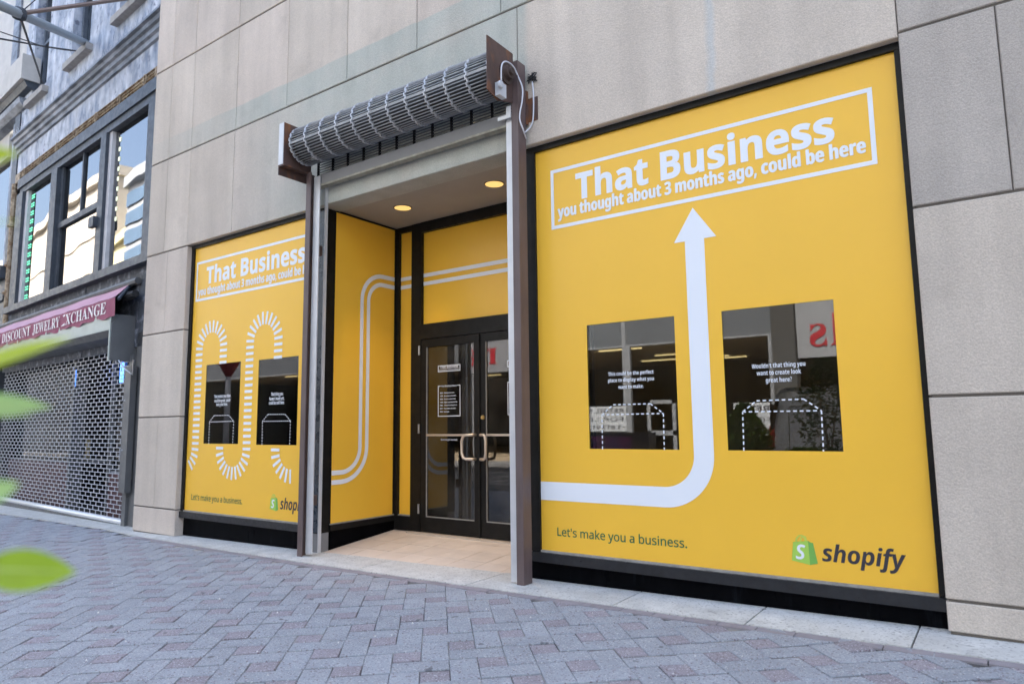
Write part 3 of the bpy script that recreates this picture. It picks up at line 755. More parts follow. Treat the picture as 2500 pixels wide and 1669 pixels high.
MB().box(XL+.25, XR-.25, DF-.06, DEP+.06, 0.10, 0.134).build('threshold', mat('threshold_stone', (0.50, 0.43, 0.36), 0.6, var=0.1), bld)

def door(x0, x1, hinge_left):
    m = MB(); st, tr, br = 0.075, 0.085, 0.155
    z0, z1 = zfl+0.005, zdt-0.006
    m.box(x0+.003, x0+st, DF+.004, DF+.05, z0, z1).box(x1-st, x1-.003, DF+.004, DF+.05, z0, z1)
    m.box(x0+st, x1-st, DF+.004, DF+.05, z0, z0+br).box(x0+st, x1-st, DF+.004, DF+.05, z1-tr, z1)
    dr = m.build('door', BLK, bld)
    MB().box(x0+st, x1-st, DF+.024, DF+.032, z0+br, z1-tr).build('glass_pane', DGLS, dr)
    g = MB(); gx0, gx1, gz0, gz1 = x0+st, x1-st, z0+br, z1-tr
    g.box(gx0, gx1, DF+.01, DF+.02, gz0, gz0+.010).box(gx0, gx0+.008, DF+.01, DF+.02, gz0, gz1).box(gx1-.006, gx1, DF+.01, DF+.02, gz0, gz1)
    g.build('glazing_bead', BEAD, dr)
    hx = x1-0.055 if hinge_left else x0+0.05
    s = -1 if hinge_left else 1
    zh0, zh1 = kb(440, 940)[1], kb(440, 787)[1]
    w = 0.135 if hinge_left else 0.07
    pts = [(hx, DF+.004, zh0), (hx, DF-.05, zh0), (hx+s*w*.6, DF-.055, zh0), (hx+s*w*.85, DF-.055, zh0+.012), (hx+s*w, DF-.055, zh0+.06), (hx+s*w, DF-.055, zh1-.06), (hx+s*w*.85, DF-.055, zh1-.012), (hx+s*w*.6, DF-.055, zh1), (hx, DF-.05, zh1), (hx, DF+.004, zh1)]
    MB().tube(pts, 0.015, 8).build('pull_handle', HAND, dr, smooth=True)
    MB().box(x0+.077, x1-.077, DF+.008, DF+.018, zh1-.012, zh1+.010).build('push_bar', HAND, dr)
    if hinge_left:
        for y in (252, 748, 1255):
            z = kb(88, y)[1]; MB().tube([(x0-.012, DF-.012, z-.05), (x0-.012, DF-.012, z+.05)], 0.011, 8).build('hinge', GALV, dr)
    else:
        z = kb(530, 675)[1]
        MB().lathe([(0.001, DF-.012), (0.02, DF-.012), (0.023, DF+.004)], 14, (x0+.045, z), 'y').build('lock', BRASS, dr)
        MB().tube([(x0+.004, DF-.008, z0), (x0+.004, DF-.008, z1)], 0.008, 6).build('astragal', BLK, dr)
    return dr
xc = -4.372
dl = door(jx1, xc, True); dr_ = door(xc, mir(jx1)-0.0, False)
def door_print(dr, x_of, full):
    P = fplace(DF+.020)
    kq = lambda x, y: FP((1060+x*.08929, 880+y*.08929), DF+.02)
    tl = kq(105, 140); tr = kq(712, 95); bl = kq(105, 312); br = kq(712, 270)
    X0, X1 = tl[0], tr[0]; z0, z1 = (bl[1]+br[1])/2, (tl[1]+tr[1])/2
    S = lambda x: x+x_of
    frame_box(S(X0), S(X1), z0, z1, 0.008, 'print_border', dr, P)
    pb = kq(160, 235); pe = kq(650, 205)
    text(dr, 'lettering', 'That Business', P, S(pb[0]), S(pe[0]), z0+0.036, 0.034, WHT, bold=0.03)
    text(dr, 'lettering', 'you thought about 3 months ago, could be here', P, S(X0+.018), S(X1-.018), z0+0.016, 0.014, WHT, bold=0.01)
    b0 = kq(105, 1530); b1 = kq(105, 690); zt0 = (kq(105, 690)[1]+kq(712, 655)[1])/2; zb0 = (b0[1]+kq(712, 1515)[1])/2
    g0, g1 = kq(175, 690)[0], kq(630, 665)[0]
    frame_box(S(X0), S(X1), zb0, zt0, 0.008, 'print_border', dr, P, gapx=(S(g0), S(g1)))
    text(dr, 'lettering', 'Your Business Hours', P, S(kq(195, 690)[0]), S(kq(612, 690)[0]), zt0-.014, 0.018, WHT, bold=0.02)
    rows = (('MON.', 'Whenever you want.', 550), ('TUES.', 'As early as you want.', 602), ('WED.', "Not early, we won't mind.", 590), ('THUR.', 'Right in your busiest line.', 635), ('FRI.', 'Till late if working for it.', 622), ('SAT.', 'You choose, sell more.', 590), ('SUN.', 'Up to you.', 412))
    for n, (dname, tx, xe) in enumerate(rows):
        z = zt0-0.085-(zt0-zb0-.13)*n/6.0
        text(dr, 'lettering', dname, P, S(kq(160, 800)[0]), S(kq(245, 800)[0]), z, 0.014, WHT, bold=0.02)
        text(dr, 'lettering', tx, P, S(kq(272, 800)[0]), S(kq(xe, 800)[0]), z, 0.014, WHT, bold=0.02)
    kz = lambda x, y: FP((1040+x*.14031, 870+y*.14031), DF+.02)
    text(dr, 'lettering', 'Scan to get started.', P, S(kz(258, 1460)[0]), S(kz(548, 1460)[0]), kz(400, 1458)[1], 0.017, WHT, bold=0.02)
door_print(dl, 0.0, True)
shift = FP((1238, 900), DF+.02)[0]-FP((1069, 900), DF+.02)[0]
door_print(dr_, shift, False)
for x, y, w in ((150, 1320, 60), (258, 1335, 58), (380, 1352, 50)):
    p = FP((980+x*.38265, 760+y*.38265), DF+.03); MB().box(p[0], p[0]+w*.0016, DF+.0125, DF+.0235, p[1]-.012, p[1]+.016).build('tape_patch', TAPE, dl)

# ---- sloping tiled floor of the recess
def RF_(y): return 0.0235+(0.128-0.0235)/1.087*(y+0.05)
fl = MB(); fl.add([(XL-.012, -0.03, RF_(-.03)-.006), (XR, -0.03, RF_(-.03)-.006+.03), (XR, DEP+.05, RF_(DEP)-.006), (XL-.012, DEP+.05, RF_(DEP)-.006)], [(0,1,2,3)])
floor = tag(fl.build('entrance_floor', GROUT), kind='structure')
def zf(x, y): return RF_(y)+max(0, (1-(y+.05)/1.0))*0.0145*(x-XL)
fl.v = []; 
tx = [-4.35+0.297*i for i in range(-5, 6)]; ty = [-0.035, 0.29, 0.578, 0.826, 1.075]
fl2 = floor.data
for v in fl2.vertices: v.co.z = zf(v.co.x, v.co.y)-.006
for a, b in zip(tx[:-1], tx[1:]):
    a, b = max(a, XL-.01), min(b, XR)
    if b-a < .02: continue
    for c, d in zip(ty[:-1], ty[1:]):
        g = 0.0025; mb = MB(); t = random.uniform(-.0008, .0008)
        pts = [(a+g, c+g), (b-g, c+g), (b-g, d-g), (a+g, d-g)]
        mb.add([(x, y, zf(x, y)-.012) for x, y in pts]+[(x, y, zf(x, y)+t) for x, y in pts], [(4,5,6,7),(0,1,5,4),(1,2,6,5),(2,3,7,6),(3,0,4,7)])
        mb.build('floor_tile', TILE, floor)

# ---- two downlights in the recess ceiling
def downlight(px, label):
    d = ray(px); t = (LZ+0.01-CAM.z)/d.z; q = CAM+d*t
    o = thing('downlight', label, 'ceiling light', (q.x, q.y, LZ+0.01), 'lit downlights over the entrance')
    z = LZ+0.01
    m = MB(); s = 28
    for r0, r1, za, zb in ((0.088, 0.098, z-.006, z-.003), (0.098, 0.100, z-.003, z)):
        for k_ in range(s):
            a0, a1 = 2*math.pi*k_/s, 2*math.pi*(k_+1)/s
            m.add([(q.x+r0*math.cos(a0), q.y+r0*math.sin(a0), za), (q.x+r0*math.cos(a1), q.y+r0*math.sin(a1), za), (q.x+r1*math.cos(a1), q.y+r1*math.sin(a1), zb), (q.x+r1*math.cos(a0), q.y+r1*math.sin(a0), zb)], [(0,1,2,3)])
    m.build('trim_ring', TRIM, o)
    MB().lathe([(0.0885, z-.005), (0.075, z-.0065), (0.001, z-.008)], 28, (q.x, q.y)).build('lamp_lens', LENS, o)
    ld = bpy.data.lights.new('downlight_lamp', 'SPOT'); ld.energy = 17; ld.color = (1.0, 0.72, 0.42); ld.spot_size = rad(66); ld.spot_blend = 0.8; ld.shadow_soft_size = 0.07
    lo = bpy.data.objects.new('downlight_lamp', ld); COL.objects.link(lo); lo.location = (q.x, q.y, z-.02)
downlight((700+1073*.26394, 400+405*.26394), 'round lit downlight in the entrance ceiling, nearer the dashed-loop window')
downlight((700+1920*.26394, 400+185*.26394), 'round lit downlight in the entrance ceiling, nearer the arrow window')

# ================================================================== roller grille over the entrance
rg = thing('roller_grille', 'rolled-up galvanised security grille with rusty brackets and brown posts over the entrance', 'security grille', (-4.3, -0.2, 0.03))
RC = (-0.33, 4.085); RR = 0.184; RXA, RXB = -5.575, -3.075
MB().lathe([(0.12, RXA), (0.12, RXB)], 16, RC, 'x').build('drum', mat('drum_steel', (0.09, 0.09, 0.095), 0.6, metal=0.5), rg, smooth=False)
GROD = mat('roll_rod_steel', (0.34, 0.355, 0.375), 0.45, metal=0.55, var=0.2, vs=12, rvar=0.12)
rod = MB().tube([(RXA, 0, 0), (RXB, 0, 0)], 0.0052, 6).mesh('rod', GROD, True)
off_ = -Vector(rg['off'])
GRYS = mat('dull_roll_steel', (0.30, 0.31, 0.325), 0.5, metal=0.5, var=0.2, vs=14, rvar=0.12)
DGAL = mat('shaded_rod_steel', (0.10, 0.105, 0.11), 0.5, metal=0.4, var=0.2, vs=10)  # shade on the inner and hanging rods, put into a darker steel colour
rod_in = MB().tube([(RXA, 0, 0), (RXB, 0, 0)], 0.0052, 6).mesh('rod', DGAL, True)
LINK = mat('bright_link_steel', (0.52, 0.54, 0.58), 0.45, metal=0.3, var=0.15, vs=14)
NR = 42
for n in range(NR):
    a = 2*math.pi*n/NR
    o = link('rod', rod, rg); o.location = off_+Vector((0, RC[0]+RR*math.cos(a), RC[1]+RR*math.sin(a)))
for n in range(34):
    a = 2*math.pi*(n+.37)/34; r_ = 0.158
    o = link('rod', rod_in, rg); o.location = off_+Vector((0, RC[0]+r_*math.cos(a), RC[1]+r_*math.sin(a)))
# one broad flat slat of the rolled curtain
a = rad(188)
MB().add([(RXA, RC[0]+(RR+.006)*math.cos(a+t), RC[1]+(RR+.006)*math.sin(a+t)) for t in (-.06, .06)]+[(RXB, RC[0]+(RR+.006)*math.cos(a+t), RC[1]+(RR+.006)*math.sin(a+t)) for t in (-.06, .06)], [(0,1,3,2)]).build('flat_slat', GRYS, rg)
NL = 12
for n in range(NL):
    x = RXA+0.015+(RXB-RXA-.03)*n/(NL-1)
    m = MB(); S_ = 42
    for k_ in range(S_):
        a0 = 2*math.pi*k_/S_; a1 = 2*math.pi*(k_+1)/S_; dx = 0.007 if k_ % 2 else -0.007
        w = 0.006
        ring = []
        for aa in (a0-.02, a1+.02):
            for rr in (RR-.010, RR+.011):
                for xx in (x+dx-w, x+dx+w):
                    ring.append((xx, RC[0]+rr*math.cos(aa), RC[1]+rr*math.sin(aa)))
        m.add(ring, [(2,3,7,6), (0,4,5,1), (0,2,6,4), (1,5,7,3), (0,1,3,2), (4,6,7,5)])
    m.build('link_strip', LINK, rg)
# curtain hanging down behind the roll to the bottom bar
yb = -0.16
zbt = FP((1000, 363), yb)[1]; zbb = FP((1000, 388), yb)[1]
zbt = (FP((773.7, 430.7), yb)[1]+FP((1234.6, 285.8), yb)[1])/2; zbb = (FP((773.7, 452), yb)[1]+FP((1234.6, 315), yb)[1])/2
z = zbt+0.015
while z < RC[1]+.02:
    o = link('rod', rod_in, rg); o.location = off_+Vector((0, yb+0.0, z)); z += 0.0265
for n in range(NL):
    x = RXA+0.015+(RXB-RXA-.03)*n/(NL-1)
    MB().box(x-.008, x+.008, yb-.011, yb+.011, zbt, RC[1]).build('link_strip', BLK, rg)
MB().box(RXA+.02, RXB-.02, yb-.028, yb+.028, zbb, zbt).build('bottom_bar', BARM, rg)
MB().box(RXA+.02, RXB-.02, yb-.034, yb+.034, zbb-.022, zbb-.002).build('bottom_seal', mat('weathered_trim', (0.30, 0.29, 0.24), 0.7, var=0.35, vs=14), rg)
# end brackets
xl = -5.63
m = MB(); m.box(xl-.004, xl+.004, -0.535, -0.20, 3.86, 4.29); m.build('end_plate', RUST, rg)
m = MB(); m.box(xl-.075, xl-.004, -0.541, -0.533, 3.86, 4.29).build('plate_flange', GUID, rg)
m = MB(); m.box(xl-.075, xl+.02, -0.541, -0.20, 3.842, 3.858).box(xl-.075, xl-.062, -0.541, -0.20, 3.76, 3.842).build('shelf_angle', RUST, rg)
xr = -3.055
m = MB(); m.prism([(-0.575, 4.285), (-0.225, 4.285), (-0.225, 3.86), (-0.44, 3.80), (-0.575, 3.84)], xr-.004, xr+.004, 'x'); m.build('end_plate', RUST, rg)
kk = lambda x, y: (1160+x*.12757, 80+y*.12757)
HUB = SD(kk(620, 770), xr+.02); DHUB = mat('rusty_hub', (0.06, 0.04, 0.034), 0.6, var=0.3, vs=12)
SWB = SD(kk(470, 1090), xr+.03)
m = MB(); m.lathe([(0.092, xr+.004), (0.092, xr+.016), (0.062, xr+.018), (0.052, xr+.05), (0.032, xr+.052), (0.028, xr+.075), (0.001, xr+.075)], 20, HUB, 'x').build('bearing_hub', DHUB, rg)
m = MB(); m.box(xr+.010, xr+.055, SWB[0]-.035, SWB[0]+.055, SWB[1]-.06, SWB[1]+.05); m.build('switch_box', BOXM, rg)
m = MB(); m.lathe([(0.028, xr+.06), (0.032, xr+.07), (0.026, xr+.085), (0.001, xr+.09)], 12, (SWB[0]-.045, SWB[1]+.01), 'x').build('switch_cap', BOXM, rg)
# posts and guides
def G3(x): return G(x)+0.006
gl_ = G3(-5.6)
m = MB(); m.box(-5.640, -5.570, -0.245, -0.235, gl_, 3.85).box(-5.640, -5.630, -0.235, -0.15, gl_, 3.85).build('post', POST, rg)
m = MB(); m.box(-5.568, -5.475, -0.205, -0.195, gl_+.03, 3.80).box(-5.568, -5.556, -0.195, -0.13, gl_+.03, 3.80).box(-5.487, -5.475, -0.13, -0.095, gl_+.03, 3.8).build('guide', GUID, rg)
MB().box(-5.640, -5.556, -0.15, -0.09, 0.5, 0.6).box(-5.640, -5.556, -0.15, -0.09, 3.0, 3.1).build('wall_clip', POST, rg)
gr_ = G3(-3.0)
m = MB(); m.box(-3.065, -3.000, -0.235, -0.225, gr_, 4.21).box(-3.010, -3.000, -0.225, -0.125, gr_, 4.21).box(-3.065, -3.010, -0.135, -0.125, gr_, 4.21).build('post', POST, rg)
m = MB(); m.box(-3.140, -3.066, -0.205, -0.195, gr_+.01, 3.80).box(-3.078, -3.066, -0.195, -0.14, gr_+.01, 3.80).build('guide', GUID, rg)
MB().box(-3.20, -3.07, -0.24, -0.235, 3.74, 3.77).box(-3.115, -3.07, -0.24, -0.235, 3.77, 3.84).build('guide_bracket', GUID, rg)
p = FP((1180+560*.1914, 180+480*.1914), ST)
m = MB(); m.box(-2.999, -2.90, ST-.006, ST+.002, FP((1290, 300), ST)[1], FP((1290, 243), ST)[1]).box(-2.999, -2.99, -0.125, ST-.006, 3.70, 3.99).build('wall_angle', RUST, rg)
# cables
kk = lambda x, y: (1160+x*.12757, 80+y*.12757)
def front(px, Y): q = FP(px, Y); return (q[0], Y, q[1])
cp = [SD(kk(460, 940), xr+.03), SD(kk(462, 690), xr+.03), SD(kk(500, 585), xr+.03), SD(kk(590, 580), xr+.03), SD(kk(700, 680), xr+.03)]
pts = [(xr+.05, y, z) for y, z in cp]
pts += [front(kk(830, 860), -0.22), front(kk(905, 1060), -0.22), front(kk(900, 1300), -0.23), front((1180+470*.1914, 180+480*.1914), -0.24), front((1180+465*.1914, 180+590*.1914), -0.24), front((1180+510*.1914, 180+720*.1914), -0.2), front((1180+545*.1914, 180+830*.1914), -0.12)]
MB().tube(smooth(pts), 0.0062, 6).build('cable', CABL, rg, smooth=True)
pts = [front((1180+625*.1914, 180+105*.1914), ST-.015), front((1180+640*.1914, 180+300*.1914), ST-.015), front((1180+635*.1914, 180+570*.1914), ST-.015), front((1180+600*.1914, 180+680*.1914), ST-.02), front((1180+530*.1914, 180+750*.1914), ST-.06)]
MB().tube(smooth(pts), 0.0062, 6).build('cable', CABL, rg, smooth=True)
q = front((1180+620*.1914, 180+60*.1914), ST-.02); m = MB()
for n in range(9):
    pts = [(q[0]+random.uniform(-.05, .05), q[1]+random.uniform(-.01, .01), q[2]+random.uniform(-.04, .05)) for _ in range(4)]
    m.tube([q]+pts, 0.004, 4)
m.build('loose_wires', BCAB, rg)

# ================================================================== the old painted building next door
PALE = mat('weathered_pale_blue_paint', (0.20, 0.245, 0.33), 0.75, col2=(0.52, 0.55, 0.61), vs=4.5, mix_lo=0.34, mix_hi=0.60, var=0.32, stretch=(1.5, 1.5, 0.7), bump=0.25, bs=25, detail=9)
speck(PALE, (0.16, 0.18, 0.24), 0.60, 0.72, 9)
NAVY = mat('blue_grey_painted_wood', (0.042, 0.053, 0.070), 0.5, var=0.3, vs=6, rvar=0.12, bump=0.1, bs=30)
MOLD = mat('moulding_paint', (0.085, 0.10, 0.125), 0.5, col2=(0.24, 0.26, 0.30), vs=7, var=0.25, stretch=(0.4, 1, 1))
FASC = mat('flaking_dark_fascia', (0.06, 0.07, 0.09), 0.7, col2=(0.26, 0.28, 0.34), vs=11, mix_lo=0.52, mix_hi=0.70, var=0.4, bump=0.2, bs=40, detail=9)
ROPE = mat('brown_carved_wood', (0.17, 0.105, 0.055), 0.7, col2=(0.42, 0.34, 0.24), vs=16, var=0.35)
SLAT = mat('stone_sill', (0.34, 0.32, 0.30), 0.85, var=0.2, vs=9, bump=0.2, bs=60)
WGREY = mat('window_grey', (0.10, 0.12, 0.15), 0.4, var=0.2, vs=8)
PANE = mat('dark_upper_pane', (0.03, 0.04, 0.055), 0.15, spec=0.5)
ROOMB = mat('pale_blind', (0.30, 0.30, 0.29), 0.9)
AWN = mat('burgundy_canvas_sheen', (0.56, 0.29, 0.36), 0.55, var=0.12, vs=4, bump=0.1, bs=8, spec=0.6)  # canopy paler than the valance: sky sheen put into its colour
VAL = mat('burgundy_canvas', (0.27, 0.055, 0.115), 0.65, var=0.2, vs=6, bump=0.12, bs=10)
VLET = mat('worn_white_lettering', (0.80, 0.76, 0.77), 0.7, var=0.12, vs=12)
HOUS = mat('grey_shutter_housing', (0.11, 0.115, 0.12), 0.5, var=0.1, vs=5, rvar=0.1)
HOUSL = mat('pale_green_housing_face', (0.36, 0.42, 0.40), 0.45, var=0.12, vs=4)
GRIL = mat('bright_grille_steel', (0.55, 0.57, 0.62), 0.4, metal=0.45, var=0.1, vs=9)
REDB = mat('dark_red_panel', (0.055, 0.012, 0.018), 0.5, var=0.2, vs=5)
STORE = mat('store_dark', (0.02, 0.02, 0.022), 0.8)
NEON = mat('blue_neon', (0.1, 0.3, 0.9), 0.4, emit=(0.08, 0.25, 1.0), es=0.9)
LEDG = mat('green_led', (0.1, 0.6, 0.35), 0.4, emit=(0.15, 0.8, 0.45), es=0.3)
LEDW = mat('pale_led', (0.6, 0.7, 0.5), 0.4, emit=(0.8, 0.85, 0.6), es=0.2)
CURT = mat('red_curtain', (0.20, 0.02, 0.035), 0.8)
WTRIM = mat('white_jamb_paint', (0.55, 0.55, 0.58), 0.5, var=0.15, vs=8)
def rot_thing(name, label, cat, loc, rz):
    o = bpy.data.objects.new(name, None); COL.objects.link(o); o.location = loc; o.rotation_euler = (0, 0, rz); o['off'] = (0.0, 0.0, 0.0)
    o.empty_display_size = 0.2
    return tag(o, label, cat)
nb = rot_thing('old_building', 'weathered pale blue painted building with a wide bay window, beside the stone shop', 'building', NB0, -PHI)
n1 = lambda x, y: (x*.26786, y*.26786)
n2 = lambda x, y: (x*.26786, 350+y*.26786)
n3 = lambda x, y: (x*.40816, 680+y*.40816)
NL_, NR_ = -6.83, 0.05
# upper wall with three tall narrow windows
ups = [(-6.28, -5.38), (-4.06, -3.14), (-1.88, -0.95)]
zs0, zs1 = 7.95, 10.2
def upper_wall():
    m = MB(); xs = [NL_]+[v for u in ups for v in u]+[NR_]
    for a, b in zip(xs[0::2], xs[1::2]): m.box(a, b, 0.0, 0.35, 7.05, 15.5)
    for a, b in ups: m.box(a, b, 0.0, 0.35, 7.05, zs0).box(a, b, 0.0, 0.35, zs1, 15.5)
    return m.build('painted_wall', PALE, nb)
upper_wall()
for a, b in ups:
    m = MB(); m.box(a, a+.09, .14, .22, zs0, zs1).box(b-.09, b, .14, .22, zs0, zs1).box(a+.09, b-.09, .14, .22, zs0, zs0+.1).box(a+.09, b-.09, .14, .22, zs1-.1, zs1).box(a+.09, b-.09, .13, .20, 9.05, 9.12).box((a+b)/2-.03, (a+b)/2+.03, .15, .2, zs0+.1, 9.05)
    w = m.build('sash_window', WGREY, nb)
    MB().box(a+.05, b-.05, .2, .21, zs0+.05, zs1-.05).build('glass_pane', PANE, w)
    MB().box(a-.06, b+.16, -.11, .16, 7.70, 7.82).build('stone_sill', SLAT, w)
# cornice, frieze, carved strip
zct = NB(n1(700, 720), -.16)[1]
def extr(prof, x0, x1, name, m, parent=None):
    mb = MB(); mb.prism(prof, x0, x1, 'x'); o = mb.build(name, m, parent or nb); fixn(o.data); return o
zc0 = NB(n1(800, 800), -.02)[1]
extr([(0.02, zct), (-.16, zct), (-.17, zct-.05), (-.13, zct-.07), (-.12, zct-.13), (-.085, zct-.15), (-.08, zct-.22), (-.045, zct-.24), (-.04, zct-.31), (0.02, zct-.33)], NL_+.02, NR_, 'cornice', MOLD)
m = MB(); x = NL_+.05
while x < -0.3:
    m.tube([(x, -.12, zct), (x+.01, -.135+random.uniform(-.03, .02), zct+.10)], 0.0025, 3); x += .055
m.build('bird_spikes', GALV, nb, kind='stuff')
zft = zct-.33
MB().box(NL_+.02, NR_, -.005, .2, 6.43, zft+.01).build('frieze', PALE, nb)
MB().box(NL_+.02, NR_, -.03, .2, 6.24, 6.43).build('carved_strip', ROPE, nb)
m = MB(); x = -6.45
while x < -.3:
    for k_ in range(3):
        zz = 6.27+.055*k_; xo = x+random.uniform(-.006, .006)
        m.add([(xo-.03, -.031, zz), (xo, -.055, zz+.012), (xo+.03, -.031, zz+.028), (xo, -.042, zz+.045)], [(0,1,2),(0,2,3)])
    x += .055
m.build('carved_leaves', ROPE, nb, kind='stuff')
x = -6.2
ovl = MB().tube([(.055*math.cos(t*math.pi/6), 0, .078*math.sin(t*math.pi/6)) for t in range(13)], .012, 5).mesh('carved_oval', ROPE)
while x < -.35:
    o = link('carved_oval', ovl, nb); o.location = (x, -.045, 6.335); x += .93
# brown carved pole with collars at the left edge of the bay
pts = [(NB(n2(155, 330))[0], -.03, 6.24), (NB(n2(80, 1540))[0]-.03, -.03, 2.9)]
MB().tube(pts, .05, 8).build('carved_pole', ROPE, nb)
for zz in (5.35, 4.55, 3.98):
    MB().lathe([(.05, zz-.03), (.09, zz), (.06, zz+.05)], 10, (pts[0][0]+.02, -.03)).build('pole_collar', ROPE, nb)
# the big window bay
gz0, gz1 = 3.65, 5.93
m = MB(); yf, yb2 = -.06, .14
m.box(-6.50, NR_, yf, yb2, gz1+.12, 6.24).box(-6.42, NR_, yf+.03, yb2, gz1, gz1+.12)
m.box(-6.50, -6.12, yf, yb2, gz0, gz1)
m.box(-4.50, -4.20, yf+.01, yb2, gz0, gz1).box(-2.19, -1.97, yf+.01, yb2, gz0, gz1)
m.box(-.40, NR_, yf, yb2, gz0, gz1)
bay = m.build('bay_window_frame', NAVY, nb)
MB().box(-6.55, NR_, yf-.06, yb2, 3.53, gz0).build('bay_sill', NAVY, bay)
m = MB(); m.box(-4.20, -2.19, .01, .09, 4.80, 4.90).box(-3.17, -3.12, .02, .08, 4.90, gz1).box(-4.20, -4.10, .02, .09, gz0, gz1).build('sash_bars', NAVY, bay)
MB().box(-6.12, -5.98, .0, .1, gz0, gz1).build('inner_jamb', WTRIM, bay); MB().box(-1.97, -1.86, .0, .1, gz0, gz1).build('inner_jamb', WTRIM, bay)
for a, b in ((-5.98, -4.50), (-4.10, -2.19), (-1.86, -.40)):
    MB().box(a, b, .055, .06, gz0, gz1).build('glass_pane', NGLS, bay)
MB().box(-6.4, NR_, .5, .52, gz0-.1, gz1+.2).build('window_blind', ROOMB, bay)
MB().box(-1.86, -1.70, .075, .12, gz0, gz1).build('curtain', CURT, bay)
m = MB(); m.box(-5.97, -5.72, .066, .08, gz0, gz1).build('led_strip_back', STORE, bay)
z = gz0+.12
while z < gz1-.1:
    m = MB()
    for dx in (.05, .15):
        for dz in (0, .05): m.box(-5.97+dx, -5.97+dx+.05, .045, .054, z+dz, z+dz+.022)
    m.build('led_cluster', LEDG, bay); z += .165
m = MB(); z = gz0+.8
while z < gz1-.05: m.box(-1.70, -1.655, .045, .054, z, z+.06); z += .16
m.build('led_row', LEDW, bay, kind='stuff')
MB().box(-2.30, -2.10, -.12, -.05, 4.42, 4.58).build('junction_box', NAVY, bay)
# fascia below the bay
seam = NB(n2(785, 1320))[0]
MB().box(NL_+.02, seam-.02, 0.0, .2, 2.4, 3.53).build('fascia_panel', FASC, nb)
MB().box(seam+.02, NR_, 0.0, .2, 2.4, 3.53).build('fascia_panel', FASC, nb)
MB().box(seam-.02, seam+.02, .02, .2, 2.4, 3.53).build('fascia_seam', STORE, nb)
# shop front behind the grille
MB().box(NL_, NR_, 2.2, 2.3, -.2, 2.6).box(NL_, NL_+.1, .1, 2.2, -.2, 2.6).build('shop_back', STORE, nb)
MB().box(NL_, NR_, .1, 2.2, 2.4, 2.5).build('shop_ceiling', STORE, nb)
MB().box(NL_, NR_, 2.3, 2.6, -.2, 15.5).box(NR_-.04, NR_, .36, 2.3, -.2, 15.4).box(NL_, NL_+.04, .36, 2.3, 2.7, 15.4).box(NL_, NR_, .36, 2.3, 15.4, 15.5).build('back_wall', STORE, nb)  # unseen walls and top added to stop sun leaking into the shop
MB().box(NR_-.04, NR_, .2, .36, -.2, 2.6).build('sun_stop_wall', STORE, nb)  # added to close the side gap against leaking sun
m = MB(); m.box(NL_, -3.2, .20, .30, -.1, .72).box(-1.55, -.5, .12, .25, -.1, .62).build('stall_riser', REDB, nb)
MB().box(NL_, NR_, .1, 2.2, -.05, .01).build('shop_floor', STORE, nb)
m = MB(); m.box(NL_, -3.2, .22, 1.0, .725, .75).box(-1.55, -.5, .14, .7, .63, .66).build('display_shelf', mat('display_cloth', (0.28, 0.30, 0.33), 0.8), nb)
MB().box(NL_, -3.2, .215, .222, .76, 2.4).build('shop_glass', SGLS, nb)
MB().box(-1.55, -.5, .15, .157, .67, 2.4).build('shop_glass', SGLS, nb)
MB().box(-1.60, -1.55, .1, .25, -.1, 2.4).build('shop_mullion', HOUS, nb); MB().box(-3.2, -3.14, .1, .3, -.1, 2.4).build('shop_mullion', HOUS, nb)
MB().box(-1.4, -.55, .75, .78, .67, 2.4).build('display_back', mat('green_grey_display', (0.17, 0.20, 0.18), 0.8, var=0.3, vs=5), nb)
m = MB()
MB().box(-1.36, -1.27, .12, .14, 1.95, 2.25).build('neon_tube', NEON, nb)
tz = NB(n3(460, 590), .15); m = MB().tube([(tz[0]-.05, .12, tz[1]+.15), (tz[0], .12, tz[1]+.17), (tz[0]+.04, .12, tz[1]+.12), (tz[0]+.04, .12, tz[1]-.15), (tz[0]-.05, .12, tz[1]-.2)], .012, 5).build('neon_tube', NEON, nb)
pal = [(0.45, 0.60, 0.68), (0.62, 0.58, 0.42), (0.55, 0.20, 0.25), (0.65, 0.66, 0.68), (0.20, 0.35, 0.62), (0.6, 0.5, 0.3)]
pms = [mat('display_tint_%d' % i, c, 0.6) for i, c in enumerate(pal)]
for n in range(26):
    x = random.uniform(-6.4, -3.3) if n < 18 else random.uniform(-1.4, -.7)
    z0 = .75 if n < 18 else .66; h = random.uniform(.08, .38); w = random.uniform(.07, .2); y = random.uniform(.28, .6)
    MB().prism([(x-w/2, z0), (x+w/2, z0), (x+w*.3, z0+h), (x-w*.3, z0+h)], y, y+.05, 'y').build('jewel_stand', random.choice(pms), nb)

# ---- roller grille of the neighbour
ng = rot_thing('brick_pattern_grille', 'closed silver brick-pattern roller grille under the burgundy awning', 'security grille', NB0, -PHI)
gx0, gx1, gy = NL_+.1, -.62, 0.03
gz = -0.02; rows_ = 0; pitch = .0605; cw = .215
rodm = MB().tube([(gx0, 0, 0), (gx1, 0, 0)], .0058, 5).mesh('grille_rod', GRIL, True)
lk = MB(); z = gz+.06
while z < 2.56:
    o = link('grille_rod', rodm, ng); o.location = (0, gy, z)
    x = gx1-(cw/2 if rows_ % 2 else 0)-.02
    while x > gx0:
        lk.box(x-.007, x+.007, gy-.005, gy+.004, z, z+pitch); x -= cw
    z += pitch; rows_ += 1
lk.build('grille_links', GRIL, ng, kind='stuff')
MB().tube([(gx0, gy-.02, .005), (gx1, gy-.02, .005)], .036, 10).build('bottom_rail', mat('polished_rail', (0.78, 0.79, 0.81), 0.3, metal=0.5), ng, smooth=True)
MB().box(gx0, gx1, gy-.03, gy+.02, -.12, -.032).build('bottom_seal', HOUS, ng)
